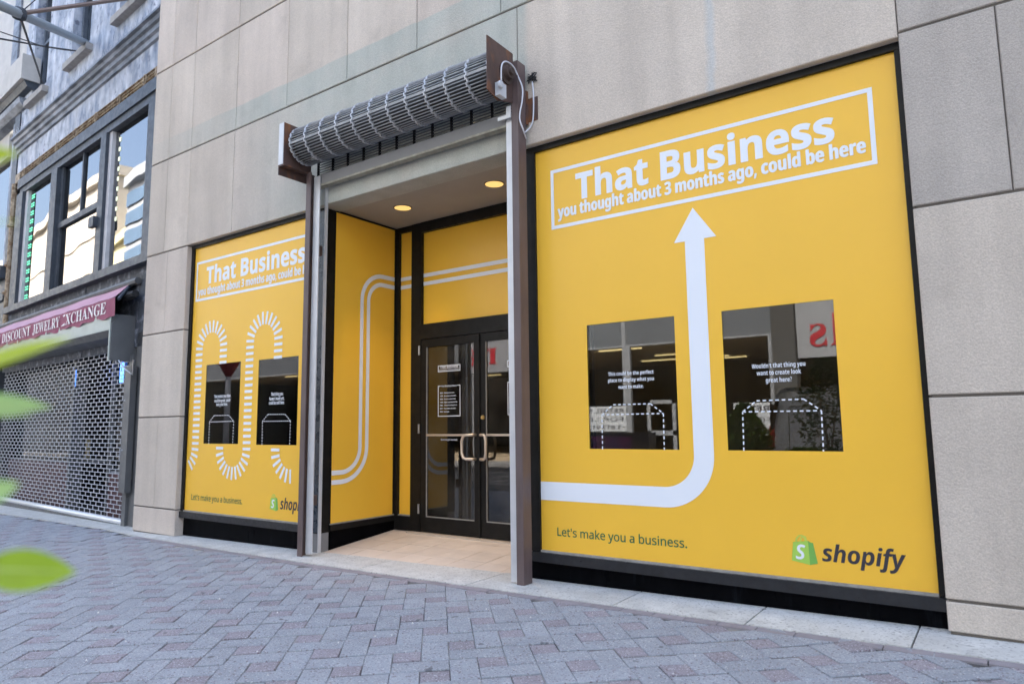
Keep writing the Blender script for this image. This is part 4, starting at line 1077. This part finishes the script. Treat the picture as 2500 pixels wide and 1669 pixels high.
m = MB(); m.box(-.62, -.50, -.04, .12, -.12, 2.3).box(-.50, -.20, .0, .12, -.12, 2.6).build('jamb', HOUS, ng)
m = MB(); m.box(-.60, -.40, -.10, -.02, .42, 2.12).build('conduit_cover', HOUS, ng)
for zz in (1.62, .95): MB().tube([(-.72, -.06, zz-.03), (-.55, -.09, zz+.04), (-.48, -.06, zz)], .018, 6).build('lock', GALV, ng)
h = extr([(-.30, 2.84), (-.30, 2.62), (-.24, 2.54), (.08, 2.50), (.08, 2.84)], NL_, -.63, 'housing', HOUS, ng)
MB().box(NL_, -.63, -.308, -.302, 2.625, 2.86).build('housing_face', HOUSL, ng)
extr([(-.30, 2.70), (-.20, 2.84), (.06, 2.84), (.06, 2.20), (-.30, 2.20)], -.628, -.60, 'end_plate', HOUS, ng)
MB().box(-.66, -.628, -.312, -.30, 2.20, 2.72).build('end_plate_edge', HOUSL, ng)
MB().tube([(-.57, -.2, 2.2), (-.45, -.16, 2.08), (-.35, -.1, 2.0), (-.33, -.1, 2.2)], .012, 5).build('chain', GALV, ng)

# ---- awning
aw_ = rot_thing('awning', 'burgundy shop awning with torn white lettering, above the brick-pattern grille', 'awning', NB0, -PHI)
AX0, AX1, AY = NL_-.4, -.76, -.315
zat, zaf, zav = 3.37, NB(n3(690, 120), AY)[1], 0
zaf = (NB(n3(690, 122), AY)[1]+NB(n3(200, 253), AY)[1])/2; zav = (NB(n3(670, 225), AY)[1]+NB(n3(150, 367), AY)[1])/2
AX1f = NB(n3(690, 120), AY)[0]
def cano(u, v):
    x = AX0+(AX1+(AX1f-AX1)*v-AX0)*u
    return (x, AY*v-.005, zat+(zaf-zat)*v-.035*math.sin(v*math.pi)*(0.6+.4*math.sin(u*23))+.004*math.sin(u*70)*v)
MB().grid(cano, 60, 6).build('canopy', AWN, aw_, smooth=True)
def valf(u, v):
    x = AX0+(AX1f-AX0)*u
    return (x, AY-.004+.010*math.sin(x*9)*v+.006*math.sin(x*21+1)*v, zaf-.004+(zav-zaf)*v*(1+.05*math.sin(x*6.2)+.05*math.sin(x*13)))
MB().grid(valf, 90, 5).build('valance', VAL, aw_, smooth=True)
kw = lambda x, y: NB((x*.14049, 680+y*.14049), AY)
def vplace(u, v): return (u, AY-.022, v)
e0 = kw(1165, 850); e1 = kw(1870, 560); d0 = kw(62, 1160); d1_ = kw(1055, 800)
cz = kw(1500, 812)[1]; ch = kw(1480, 560)[1]-kw(1500, 812)[1]
xch0, xch1 = kw(1165, 700)[0], kw(1865, 560)[0]
text(aw_, 'lettering', serif('XCHANGE'), vplace, xch0, xch1, zav+.055, (zaf-zav)*.62, VLET, font=MATHF)
text(aw_, 'lettering', serif('JEWELRY'), vplace, kw(590, 950)[0], kw(1060, 800)[0], zav+.055, (zaf-zav)*.62, VLET, font=MATHF)
text(aw_, 'lettering', serif('DISCOUNT'), vplace, kw(55, 1100)[0], kw(545, 950)[0], zav+.055, (zaf-zav)*.62, VLET, font=MATHF)
text(aw_, 'lettering', serif('N'), vplace, kw(-60, 1100)[0], kw(28, 1080)[0], zav+.055, (zaf-zav)*.62, VLET, font=MATHF)
ex0, ex1 = kw(1085, 800)[0], kw(1150, 800)[0]
flat([[(ex0, zav+.05), (ex1, zav+.05), (ex1, zav+.09), (ex0+.03, zav+.062)], [(ex0+.06, zaf-.05), (ex1, zaf-.03), (ex1, zaf-.06), (ex0+.1, zaf-.07)]], 'torn_letter', VLET, aw_, vplace)
MB().tube([(AX1+.02, -.03, zat-.06), (AX1f+.03, AY+.03, zaf-.03)], .022, 6).build('awning_arm', NAVY, aw_)
MB().tube([(AX0, -.05, zat-.05), (-.45, -.05, zat-.05)], .05, 8).build('awning_roller', HOUS, aw_)
MB().tube([(-.62, -.10, zaf+.05), (-.38, -.10, zaf+.06)], [.07, .05], 8).build('winch', STORE, aw_)

# ---- banner pole with its stays, fixed to the old building
wp = NB0+NBX*(-3.3)+NBY*0.0+Vector((0, 0, 7.95))
def nbw(px, off): x, z = NB(px, off); q = NB0+NBX*x+NBY*off; return Vector((q.x, q.y, z))
pole = thing('banner_pole', 'pale metal banner pole with cable stays on the pale blue upper wall', 'pole', tuple(wp))
pe = nbw((-70, -14), -2.1); pj = wp+(pe-wp)*0.72
pj = nbw((47, 34), -1.55)
MB().tube([wp, pj, pj+(pj-wp)*.6], .062, 10).build('tube', mat('pale_pole_paint', (0.36, 0.42, 0.46), 0.4, metal=0.3), pole, smooth=True)
MB().lathe([(.08, -.06), (.09, 0), (.08, .06)], 10).build('clamp', NAVY, pole).location = pj-wp
MB().tube([pj, nbw((104, 204), 0)], .016, 5).build('stay', BCAB, pole)
MB().tube([pj, nbw((330, -6), 0)], .03, 6).build('stay', mat('brown_stay', (0.20, 0.15, 0.13), 0.6), pole)
MB().tube([pj, nbw((110, -20), 0)], .010, 4).build('stay', BCAB, pole)
MB().tube([nbw((-40, 88), -2.2), nbw((156, 122), -.4), nbw((192, 125), 0)], .011, 4).build('stay', BCAB, pole)
MB().tube([nbw((-40, 64), -2.2), nbw((100, 112), -.9), nbw((192, 125), 0)], .007, 4).build('stay', BCAB, pole)

# ================================================================== the building at the far left edge
fb = rot_thing('stone_balcony_building', 'pale building with a stone balcony band at the far left edge', 'building', NB0+NBX*NL_, -PHI)
FW = mat('pale_stone', (0.52, 0.50, 0.47), 0.8, var=0.12, vs=4, bump=0.15, bs=40)
def fx(p, off=0): x, z = NB(p, off); return x-NL_, z
m = MB(); m.box(-40, -8, .1, .4, -.5, 16).box(-8, -1.2, .1, .4, 7.2, 16).box(-.62, 0, .02, .4, 8.5, 16).box(-8, 0, .15, .4, -.2, 3.6).build('wall', FW, fb)
MB().box(-1.05, -.62, -.02, .3, 8.5, 16).build('window_casing', MOLD, fb)
MB().box(-8, -1.05, .3, .32, 8.5, 16).build('glass_pane', PANE, fb)
yb3 = fx(n1(230, 490), -.18); zb3 = fx(n1(215, 720), -.18)
MB().box(-8, yb3[0], -.22, .1, zb3[1]+.02, yb3[1]).build('balcony_band', FW, fb)
extr([(-.16, zb3[1]+.015), (-.10, zb3[1]-.10), (0.1, zb3[1]-.16), (0.1, zb3[1]+.015)], -8, yb3[0]-.03, 'balcony_moulding', NAVY, fb)
zc3 = fx(n1(195, 885), -.1)
extr([(-.14, zc3[1]), (-.12, zc3[1]-.1), (-.04, zc3[1]-.2), (.1, zc3[1]-.25), (.1, zc3[1])], -8, zc3[0], 'window_cornice', MOLD, fb)
MB().box(-8, -.02, 0.02, .3, zc3[1], zb3[1]-.1).build('spandrel', PALE, fb)
MB().box(-.35, -.02, -.02, .3, 3.6, zc3[1]-.2).build('pilaster', NAVY, fb)
MB().box(-.75, -.35, .05, .3, 4.6, zc3[1]-.2).build('pilaster', PALE, fb)
MB().box(-8, -.75, .2, .21, 4.6, zc3[1]-.2).build('glass_pane', NGLS, fb)
MB().box(-8, -.05, -.15, .2, 4.3, 4.55).build('window_sill', NAVY, fb)
m = MB(); m.box(-8, -.03, -.04, .2, 3.2, 4.3).box(-8, -.03, -.08, -.04, 3.85, 3.95).build('panelled_apron', NAVY, fb)
MB().box(-8, -.03, -.03, .14, -.2, 3.2).build('shopfront', NAVY, fb)

# ================================================================== across the street (seen in the glass)
YO = 16.0
def RP(p, Yp): x, z = FP(p, Yp); return x, z
ko = lambda x, y, Yp=YO: RP((1380+x*.30651, 700+y*.30651), Yp)
ob = thing('store_building', 'grey panelled store with lit ceiling lights across the street, seen mirrored in the windows', 'building', (-10, -YO, 0))
SPAN = mat('grey_spandrel', (0.10, 0.108, 0.12), 0.5, var=0.05, vs=2)
WFRM = mat('white_frame', (0.22, 0.225, 0.24), 0.5)
COLM = mat('aggregate_column', (0.055, 0.054, 0.052), 0.9, var=0.3, vs=30)
CEIL = mat('store_ceiling', (0.30, 0.26, 0.20), 0.8)
TUBE = mat('ceiling_tube', (1, .9, .6), 0.5, emit=(1.0, 0.78, 0.36), es=0.9)
zsp = ko(600, 455)[1]
MB().box(-40, 6, -YO-.3, -YO, zsp, 5.6).build('spandrel', SPAN, ob)
UPW = mat('bounce_grey', (0.165, 0.185, 0.205), 0.85, var=0.08, vs=.6)
MB().box(-40, 14, -YO-12, -YO+.06, 5.6, 17.0).build('bounce_storeys', UPW, ob)  # unseen storeys added to bounce sunlight on to the shop facade
for fz in (6.8, 10.2, 13.6):
    for n in range(14):
        w = MB().box(-38.5+n*3.7, -37.3+n*3.7, -YO+.05, -YO+.075, fz, fz+2.0).build('window', PANE, ob)
MB().box(-40, 6, -YO-12, -YO-.3, zsp+.35, zsp+.45).build('ceiling', CEIL, ob)
MB().box(-40, 6, -YO-12.1, -YO-12, -.5, zsp+.4).build('back_wall', mat('store_back', (0.10, 0.09, 0.075), 0.9), ob)
MB().box(-40, 6, -YO-12, -YO-.02, -.5, .02).build('store_floor', INTF, ob)
MB().box(-40, 6, -YO-.25, -YO+.02, zsp-.06, zsp).build('head_rail', WFRM, ob)
for xx in (475, 505, 1650):
    X = ko(xx, 700)[0]; MB().box(X-.07, X+.07, -YO-.1, -YO+.03, -.3, zsp-.06 if xx != 475 else 5.6).build('mullion', WFRM, ob)
for X in (-22, -18, -14.5, -1.5, 1.5): MB().box(X-.06, X+.06, -YO-.1, -YO+.03, -.3, 5.6).build('mullion', WFRM, ob)
for a_, b_ in ((6.0, 30), (-60, -40)):
    MB().box(a_, b_, -YO-12, -YO+.04, -.4, 15.0).build('bounce_wing', UPW, ob)  # unseen wings added to widen the bouncing surface
c0, c1_ = ko(1670, 600)[0], ko(1855, 600)[0]
MB().box(c0, c1_, -YO-.2, -YO+.25, -.3, 5.6).build('column', COLM, ob)
x0, x1 = ko(655, 1000)[0], ko(885, 1000)[0]; zd1 = ko(770, 900)[1]
m = MB(); m.box(x0, x0+.12, -YO, -YO+.05, -.2, zd1).box(x1-.12, x1, -YO, -YO+.05, -.2, zd1).box(x0, x1, -YO, -YO+.05, zd1-.12, zd1).box(x0, x1, -YO, -YO+.05, .9, 1.05).build('store_door', WFRM, ob)
for n in range(26):
    X = random.uniform(-34, 4); Y = -YO-random.uniform(1.5, 10)
    m = MB(); m.box(X-.9, X+.9, Y-.06, Y+.06, zsp+.27, zsp+.32).build('ceiling_tube', TUBE, ob)
# white sign with red letters, two lease boards
x0, x1 = ko(1850, 400)[0], ko(2330, 400)[0]; z0, z1 = ko(2000, 562)[1], ko(2000, 60)[1]
sg = thing('store_sign', 'white store sign with red letters, mirrored in the arrow window', 'sign', (x0, -YO, z0))
MB().box(x0, x1, -YO+.01, -YO+.08, z0, z1).build('panel', mat('sign_white', (0.25, 0.255, 0.27), 0.5), sg)
REDL = mat('red_letter', (0.36, 0.012, 0.022), 0.5)
opl = lambda u, v: (-u, -YO+.10, v)
s0, s1 = ko(1952, 400)[0], ko(2225, 400)[0]
zl0 = ko(2050, 470)[1]; zl1 = ko(2050, 215)[1]
text(sg, 'lettering', serif('ls'), opl, -s1, -s0, zl0, (zl1-zl0), REDL, font=MATHF)
def lease(xr_, xl_, zb, zt, lines, label):
    o = thing('lease_board', label, 'sign', (xl_, -YO, zb), 'lease boards in the store windows')
    MB().box(xl_, xr_, -YO+.04, -YO+.07, zb, zt).build('board', mat('board_white', (0.42, 0.43, 0.45), 0.6), o)
    n = len(lines)
    for i, (t, ua, ub, st) in enumerate(lines):
        zz = zt-(zt-zb)*(i+.78)/n
        text(o, 'lettering', t, lambda u, v: (-u, -YO+.075, v), -ua, -ub, zz, (zt-zb)*.17, INK, bold=.03 if st else 0)
xr0, xl0 = ko(494, 1050)[0], ko(150, 1050)[0]
lease(xr0, xl0, ko(340, 1150)[1], ko(340, 952)[1], (('RETAIL S', ko(470, 990)[0], ko(193, 990)[0], 1), ('FOR LE', ko(470, 1050)[0], ko(193, 1050)[0], 0), ('+1 617 912', ko(488, 1120)[0], ko(190, 1120)[0], 1)), 'white lease board with dark letters mirrored in the arrow window, nearer the entrance')
xr0, xl0 = ko(1640, 1050)[0], ko(1350, 1050)[0]
lease(xr0, xl0, ko(1500, 1195)[1], ko(1500, 922)[1], (('RETAI', ko(1630, 990)[0], ko(1390, 990)[0], 1), ('FO', ko(1640, 1050)[0], ko(1535, 1050)[0], 0), ('+1 6', ko(1640, 1120)[0], ko(1520, 1120)[0], 1)), 'white lease board with dark letters mirrored behind the reflected van')
# the sign that shows in the door glass
GYd = DF+.028
def DP(p): d = ray(p); t = (YO+2*GYd-CAM.y)/d.y; return CAM.x+d.x*t, CAM.z+d.z*t
a0 = DP((980+395*.38265, 760+350*.38265)); a1 = DP((980+620*.38265, 760+350*.38265)); ztop_ = DP((980+440*.38265, 760+245*.38265))[1]
sg2 = thing('store_sign', 'white store sign with red letters, mirrored in the entrance doors', 'sign', (a0[0], -YO, a0[1]-.6))
MB().box(a0[0]-.1, a1[0]+2.0, -YO+.012, -YO+.07, a0[1]-.35, ztop_+.5).build('panel', MATS['sign_white'], sg2)
text(sg2, 'lettering', serif('na'), lambda u, v: (-u, -YO+.09, v), -a1[0], -a0[0], a0[1], (ztop_-a0[1])*1.4, REDL, font=MATHF)

# parked van
VANW = mat('white_van_paint', (0.6, 0.63, 0.66), 0.25, coat=0.5)
vx = ko(1610, 1000, 11)[0]; vz = G(vx)-.13; vzt = ko(1960, 790, 11)[1]
van = thing('van', 'white panel van parked across the street, mirrored in the arrow window', 'van', (vx+2.3, -11.9, vz))
prof = [(vx, vz+.42), (vx-.02, vz+.95), (vx+.06, vz+1.35), (vx+.20, vzt-.16), (vx+.36, vzt-.02), (vx+1.6, vzt+.02), (vx+3.0, vzt), (vx+3.35, vzt-.12), (vx+4.05, vz+1.22), (vx+4.75, vz+1.02), (vx+4.9, vz+.8), (vx+4.92, vz+.42)]
mb = MB(); n = len(prof)
ys = [(-11.0, .0), (-11.03, .10), (-12.77, .10), (-12.8, .0)]
rings = [(-11.06, 0.06), (-11.0, 0.0), (-12.8, 0.0), (-12.74, 0.06)]
cxm = sum(p[0] for p in prof)/n; czm = sum(p[1] for p in prof)/n
for Y, s in rings:
    mb.v += [(p[0]+(cxm-p[0])*s*.35, Y, p[1]+(czm-p[1])*s*.5) for p in prof]
for i in range(3):
    for j in range(n): mb.f.append((i*n+j, i*n+(j+1) % n, (i+1)*n+(j+1) % n, (i+1)*n+j)); mb.mi.append(0)
mb.f.append(tuple(range(n))); mb.f.append(tuple(range(4*n-1, 3*n-1, -1))); mb.mi += [0, 0]
vb = mb.build('body', VANW, van); fixn(vb.data)
VG = mat('van_glass', (0.01, 0.012, 0.014), 0.08)
MB().prism([(vx+3.05, vz+1.25), (vx+3.9, vz+1.25), (vx+3.42, vzt-.2), (vx+3.05, vzt-.18)], -10.995, -10.985, 'y').build('side_window', VG, van)
MB().prism([(vx+.03, vz+1.2), (vx+.12, vz+1.2), (vx+.27, vzt-.25), (vx+.18, vzt-.25)], -10.99, -10.98, 'y').build('rear_pillar_glass', VG, van)
MB().box(vx+.0, vx+.07, -12.5, -11.2, vz+1.15, vzt-.35).build('rear_window', VG, van)
TAIL = mat('red_tail_light', (0.45, 0.02, 0.02), 0.2)
MB().prism([(vx-.03, vz+.82), (vx+.10, vz+.82), (vx+.13, vz+1.28), (vx+.03, vz+1.28)], -11.2, -10.985, 'y').build('tail_light', TAIL, van)
MB().prism([(vx-.03, vz+.82), (vx+.10, vz+.82), (vx+.13, vz+1.28), (vx+.03, vz+1.28)], -12.815, -12.6, 'y').build('tail_light', TAIL, van)
MB().tube([(vx+.42, -10.985, vz+.62), (vx+.45, -10.985, vz+1.6), (vx+.55, -10.985, vz+1.68), (vx+2.2, -10.985, vz+1.68)], .008, 4).build('door_seam', STORE, van)
TYR = mat('tyre_rubber', (0.02, 0.02, 0.02), 0.8); RIM = mat('steel_rim', (0.4, 0.4, 0.42), 0.4, metal=0.8)
for X in (vx+.95, vx+4.05):
    for Y, s in ((-11.02, 1), (-12.78, -1)):
        w = MB().lathe([(.22, Y+.01*s), (.31, Y), (.33, Y-.05*s), (.33, Y-.18*s), (.22, Y-.2*s)], 20, (X, vz+.33), 'y').build('wheel', TYR, van)
        MB().lathe([(.21, Y+.012*s), (.06, Y+.02*s), (.001, Y+.02*s)], 16, (X, vz+.33), 'y').build('rim', RIM, w)

# planted shrubs at the kerb
LEAFM = [mat('shrub_leaf_%d' % i, c, 0.7, spec=0.15) for i, c in enumerate([(0.09, 0.17, 0.03), (0.17, 0.27, 0.04), (0.03, 0.085, 0.025)])]
BARK = mat('bark', (0.10, 0.075, 0.055), 0.9, var=0.3, vs=20)
def shrub(name, label, X, Y, r, h, zb, m, n=1800, ls=.06, shape=1.0):
    o = thing(name, label, 'shrub', (X, Y, G(X)), 'shrubs planted along the kerb')
    g = MB()
    for _ in range(n):
        a = random.uniform(0, 6.283); t = random.random()**.8; rr = r*math.sin(math.pi*min(.97, .12+.82*t)**shape)*random.uniform(.45, 1.05)*(1+.18*math.sin(a*3+t*7))
        p = Vector((X+rr*math.cos(a), Y+rr*math.sin(a), zb+t*h))
        u = Vector((random.gauss(0, 1), random.gauss(0, 1), random.gauss(0, .6))).normalized(); v = u.orthogonal().normalized(); s = ls*random.uniform(.6, 1.3)
        g.add([p-u*s, p+v*s*.4, p+u*s, p-v*s*.4], [(0, 1, 2, 3)])
    g.build('foliage', m, o)
    for k_ in range(3):
        MB().tube([(X+.03*k_, Y, G(X)-.02), (X+.05*math.cos(k_*2), Y+.05*math.sin(k_*2), zb+h*.3), (X+r*.4*math.cos(k_*2), Y+r*.4*math.sin(k_*2), zb+h*.7)], [.025, .02, .008], 5).build('stem', BARK, o)
for (xx, yy, Yp, r, h, zb, mi, lab, ls) in ((1430, 1100, 8.6, .42, 1.25, .35, 1, 'light green leafy shrub mirrored left of the reflected van', .075), (2080, 900, 8.8, .55, 2.1, .3, 2, 'tall dark evergreen shrub mirrored right of the reflected van', .05),
        (1900, 1290, 8.2, .8, .55, .25, 1, 'low spreading green shrub mirrored below the reflected van', .06), (760, 1290, 8.6, .5, .40, .3, 0, 'low dark green shrub mirrored below the reflected store door', .06)):
    X = ko(xx, yy, Yp)[0]; shrub('shrub', lab, X, -Yp, r, h, zb, LEAFM[mi], ls=ls)
# street post with a red head (shows in the dashed window), information cabinet
X = RP((555, 980), 9)[0]; zh = RP((555, 918), 9)[1]; zh1 = RP((555, 885), 9)[1]
sp_ = thing('street_post', 'grey street post with a round red head, mirrored in the dashed-loop window', 'post', (X, -9, G(X)))
MB().tube([(X, -9, G(X)-.01), (X, -9, zh)], [.10, .085], 12).build('shaft', mat('grey_post', (0.42, 0.44, 0.48), 0.4), sp_, smooth=True)
MB().lathe([(.10, zh-.02), (.16, zh+.1), (.34, zh1-.05), (.36, zh1+.12), (.28, zh1+.28), (.001, zh1+.34)], 16, (X, -9)).build('head', mat('red_head', (0.30, 0.02, 0.025), 0.4), sp_, smooth=True)
X = ko(400, 1230, 12)[0]
cb = thing('info_cabinet', 'dark purple cabinet mirrored under the lease board', 'cabinet', (X, -12, G(X)-.13))
zc_ = ko(400, 1160, 12)[1]
MB().cbox(X-.95, X+.95, -12.5, -12.0, G(X)-.13, zc_, .05).build('body', mat('cabinet_black', (0.03, 0.03, 0.04), 0.4), cb)
MB().box(X-.7, X+.45, -11.995, -11.98, .25, zc_-.1).build('poster', mat('purple_poster', (0.07, 0.03, 0.13), 0.5, col2=(0.16, 0.03, 0.12), vs=3), cb)

# tall buildings down the street (they show in the old building's glass)
DKBASE = mat('dark_base', (0.05, 0.052, 0.06), 0.5, var=0.3, vs=.5)
def block(name, label, x0, x1, y0, y1, h, wm, fl, wins, wmat, cat='building'):
    o = thing(name, label, cat, ((x0+x1)/2, y1, 0))
    MB().box(x0, x1, y0, y1, -2, h).build('wall', wm, o)
    MB().box(x0-.3, x1+.3, y0-.3, y1+.5, h-.9, h+.2).build('cornice', wm, o)
    MB().box(x0-.1, x1+.1, y1-.1, y1+.35, -2, 9.5).build('dimming_base', DKBASE, o)  # dark base added to dim the reflection in the glass behind the grille
    z = 11
    while z < h-3:
        MB().box(x0+.1, x1-.1, y1-.05, y1+.12, z-.6, z-.35).build('string_course', wm, o)
        x = x0+1.2
        while wins and x < x1-1.5:
            MB().box(x, x+wins*.5, y1+.01, y1+.04, z, z+fl*.55).build('window', wmat, o); x += wins
        z += fl
    return o
CRM = mat('cream_stone', (0.50, 0.46, 0.40), 0.8, var=0.1, vs=.3); BLG = mat('blue_curtain_glass', (0.10, 0.16, 0.24), 0.15, var=0.2, vs=.4); GRY = mat('grey_band', (0.33, 0.35, 0.38), 0.6); OCH = mat('ochre_render', (0.60, 0.55, 0.34), 0.8, var=.1, vs=.4)
block('cream_office', 'cream stone office block mirrored in the old bay window', -150, -81, -40, -18, 30, CRM, 4.2, 0, BLG)
block('ochre_house', 'ochre house with dark windows mirrored in the old bay window', -80.5, -73, -34, -18, 21, OCH, 4.5, 3.0, BLG)
o = block('glass_tower', 'blue glass tower with grey bands mirrored in the old bay window', -72.6, -66, -34, -17.5, 26, GRY, 1.9, 0, BLG)
for n in range(11): MB().box(-72.5, -66.1, -17.45, -17.36, 3.6+n*1.95, 4.9+n*1.95).build('window_band', BLG, o)

# ================================================================== sapling beside the camera: its leaves hang into the left of the view
sap = thing('sapling', 'young tree whose blurred bright green leaves hang close to the camera at the left edge', 'tree')
def at(p, dist): return CAM+ray(p).normalized()*dist
base = at((-700, 1100), 0.95); base = Vector((base.x, base.y, G(base.x)-.01))
sap.location = base; sap['off'] = tuple(base)
top = Vector((base.x+.03, base.y+.02, 2.6))
MB().tube([base, base.lerp(top, .5)+Vector((.02, -.01, 0)), top], [.022, .016, .007], 8).build('trunk', BARK, sap, smooth=True)
def leafmat(name, c):
    m = mat(name, c, 0.5, var=0.25, vs=28, spec=0.4); translucent(m, 0.45, tuple(min(1, x*1.5) for x in c)); return m
LG = [leafmat('spring_leaf', (0.30, 0.44, 0.035)), leafmat('pale_leaf', (0.34, 0.52, 0.20)), leafmat('yellow_green_leaf', (0.42, 0.52, 0.02))]  # leaf colours: spring green, pale green and yellow-green
VEIN = mat('pale_midrib', (0.50, 0.62, 0.20), 0.5)
def leaf(b, t, w, dist, m, curl=.15, tiltn=0.0):
    B = at(b, dist); T = at(t, dist*1.03); ax = T-B; L = ax.length; ax.normalize()
    view = (CAM-(B+T)/2).normalized(); sd_ = ax.cross(view).normalized(); nm = sd_.cross(ax).normalized()
    sd_ = (sd_*math.cos(tiltn)+nm*math.sin(tiltn)).normalized(); nm = sd_.cross(ax).normalized()
    ww = w/FPX*dist/2
    def fn(u, v):
        prof_ = 2.25*max(v, 1e-4)**.62*max(1-v, 0)**1.05
        s = (u-.5)*2
        return B+ax*(L*v)+sd_*(s*ww*prof_*1.15)+nm*(-curl*L*(v-.5)**2+.25*ww*abs(s)*prof_)
    MB().grid(lambda u, v: tuple(fn(u, v)), 6, 10).build('leaf', m, sap, smooth=True)
    MB().tube([tuple(fn(.5, k_/8)+nm*.0008) for k_ in range(9)], [.0011-.0001*k_ for k_ in range(9)], 4).build('midrib', VEIN, sap)
    j = base.lerp(top, max(.05, min(.98, (B.z-base.z+.12)/(top.z-base.z))))
    MB().tube([j, (j+B)/2+Vector((0, 0, .03)), B], [.004, .003, .0015], 5).build('twig', BARK, sap)
leaf((-45, 1388), (192, 1396), 92, .72, LG[0], .2)
leaf((-110, 1230), (50, 1178), 66, .66, LG[1], .1, .3)
leaf((-120, 985), (130, 990), 56, .74, LG[1], .2, .5)
leaf((-110, 1020), (82, 1008), 24, .70, LG[1], .1, .9)
leaf((-110, 912), (178, 818), 44, .70, LG[2], .1, .7)
leaf((-120, 385), (50, 372), 46, .68, LG[2], .15, .2)
leaf((-130, 548), (46, 540), 14, .66, LG[0], .1, 1.1)

# bits of grit and chewing gum on the pavement
lt = MB()
for n in range(60):
    x = random.uniform(-7, .3); y = random.uniform(-3.2, -.6); z = G(x)+.0045; r = random.uniform(.004, .011); a = random.uniform(0, 6.28)
    pts = [(x+r*random.uniform(.6, 1.2)*math.cos(a+t*1.047), y+r*random.uniform(.6, 1.2)*math.sin(a+t*1.047)) for t in range(6)]
    lt.add([(p[0], p[1], z-.012) for p in pts]+[(p[0]*.3+x*.7, p[1]*.3+y*.7, z+.001) for p in pts], [(6,7,8,9,10,11)]+[(t, (t+1) % 6, (t+1) % 6+6, t+6) for t in range(6)])
tag(lt.build('grit', mat('pale_grit', (0.62, 0.62, 0.62), 0.9)), 'pale specks of grit scattered over the paving', 'grit', kind='stuff')
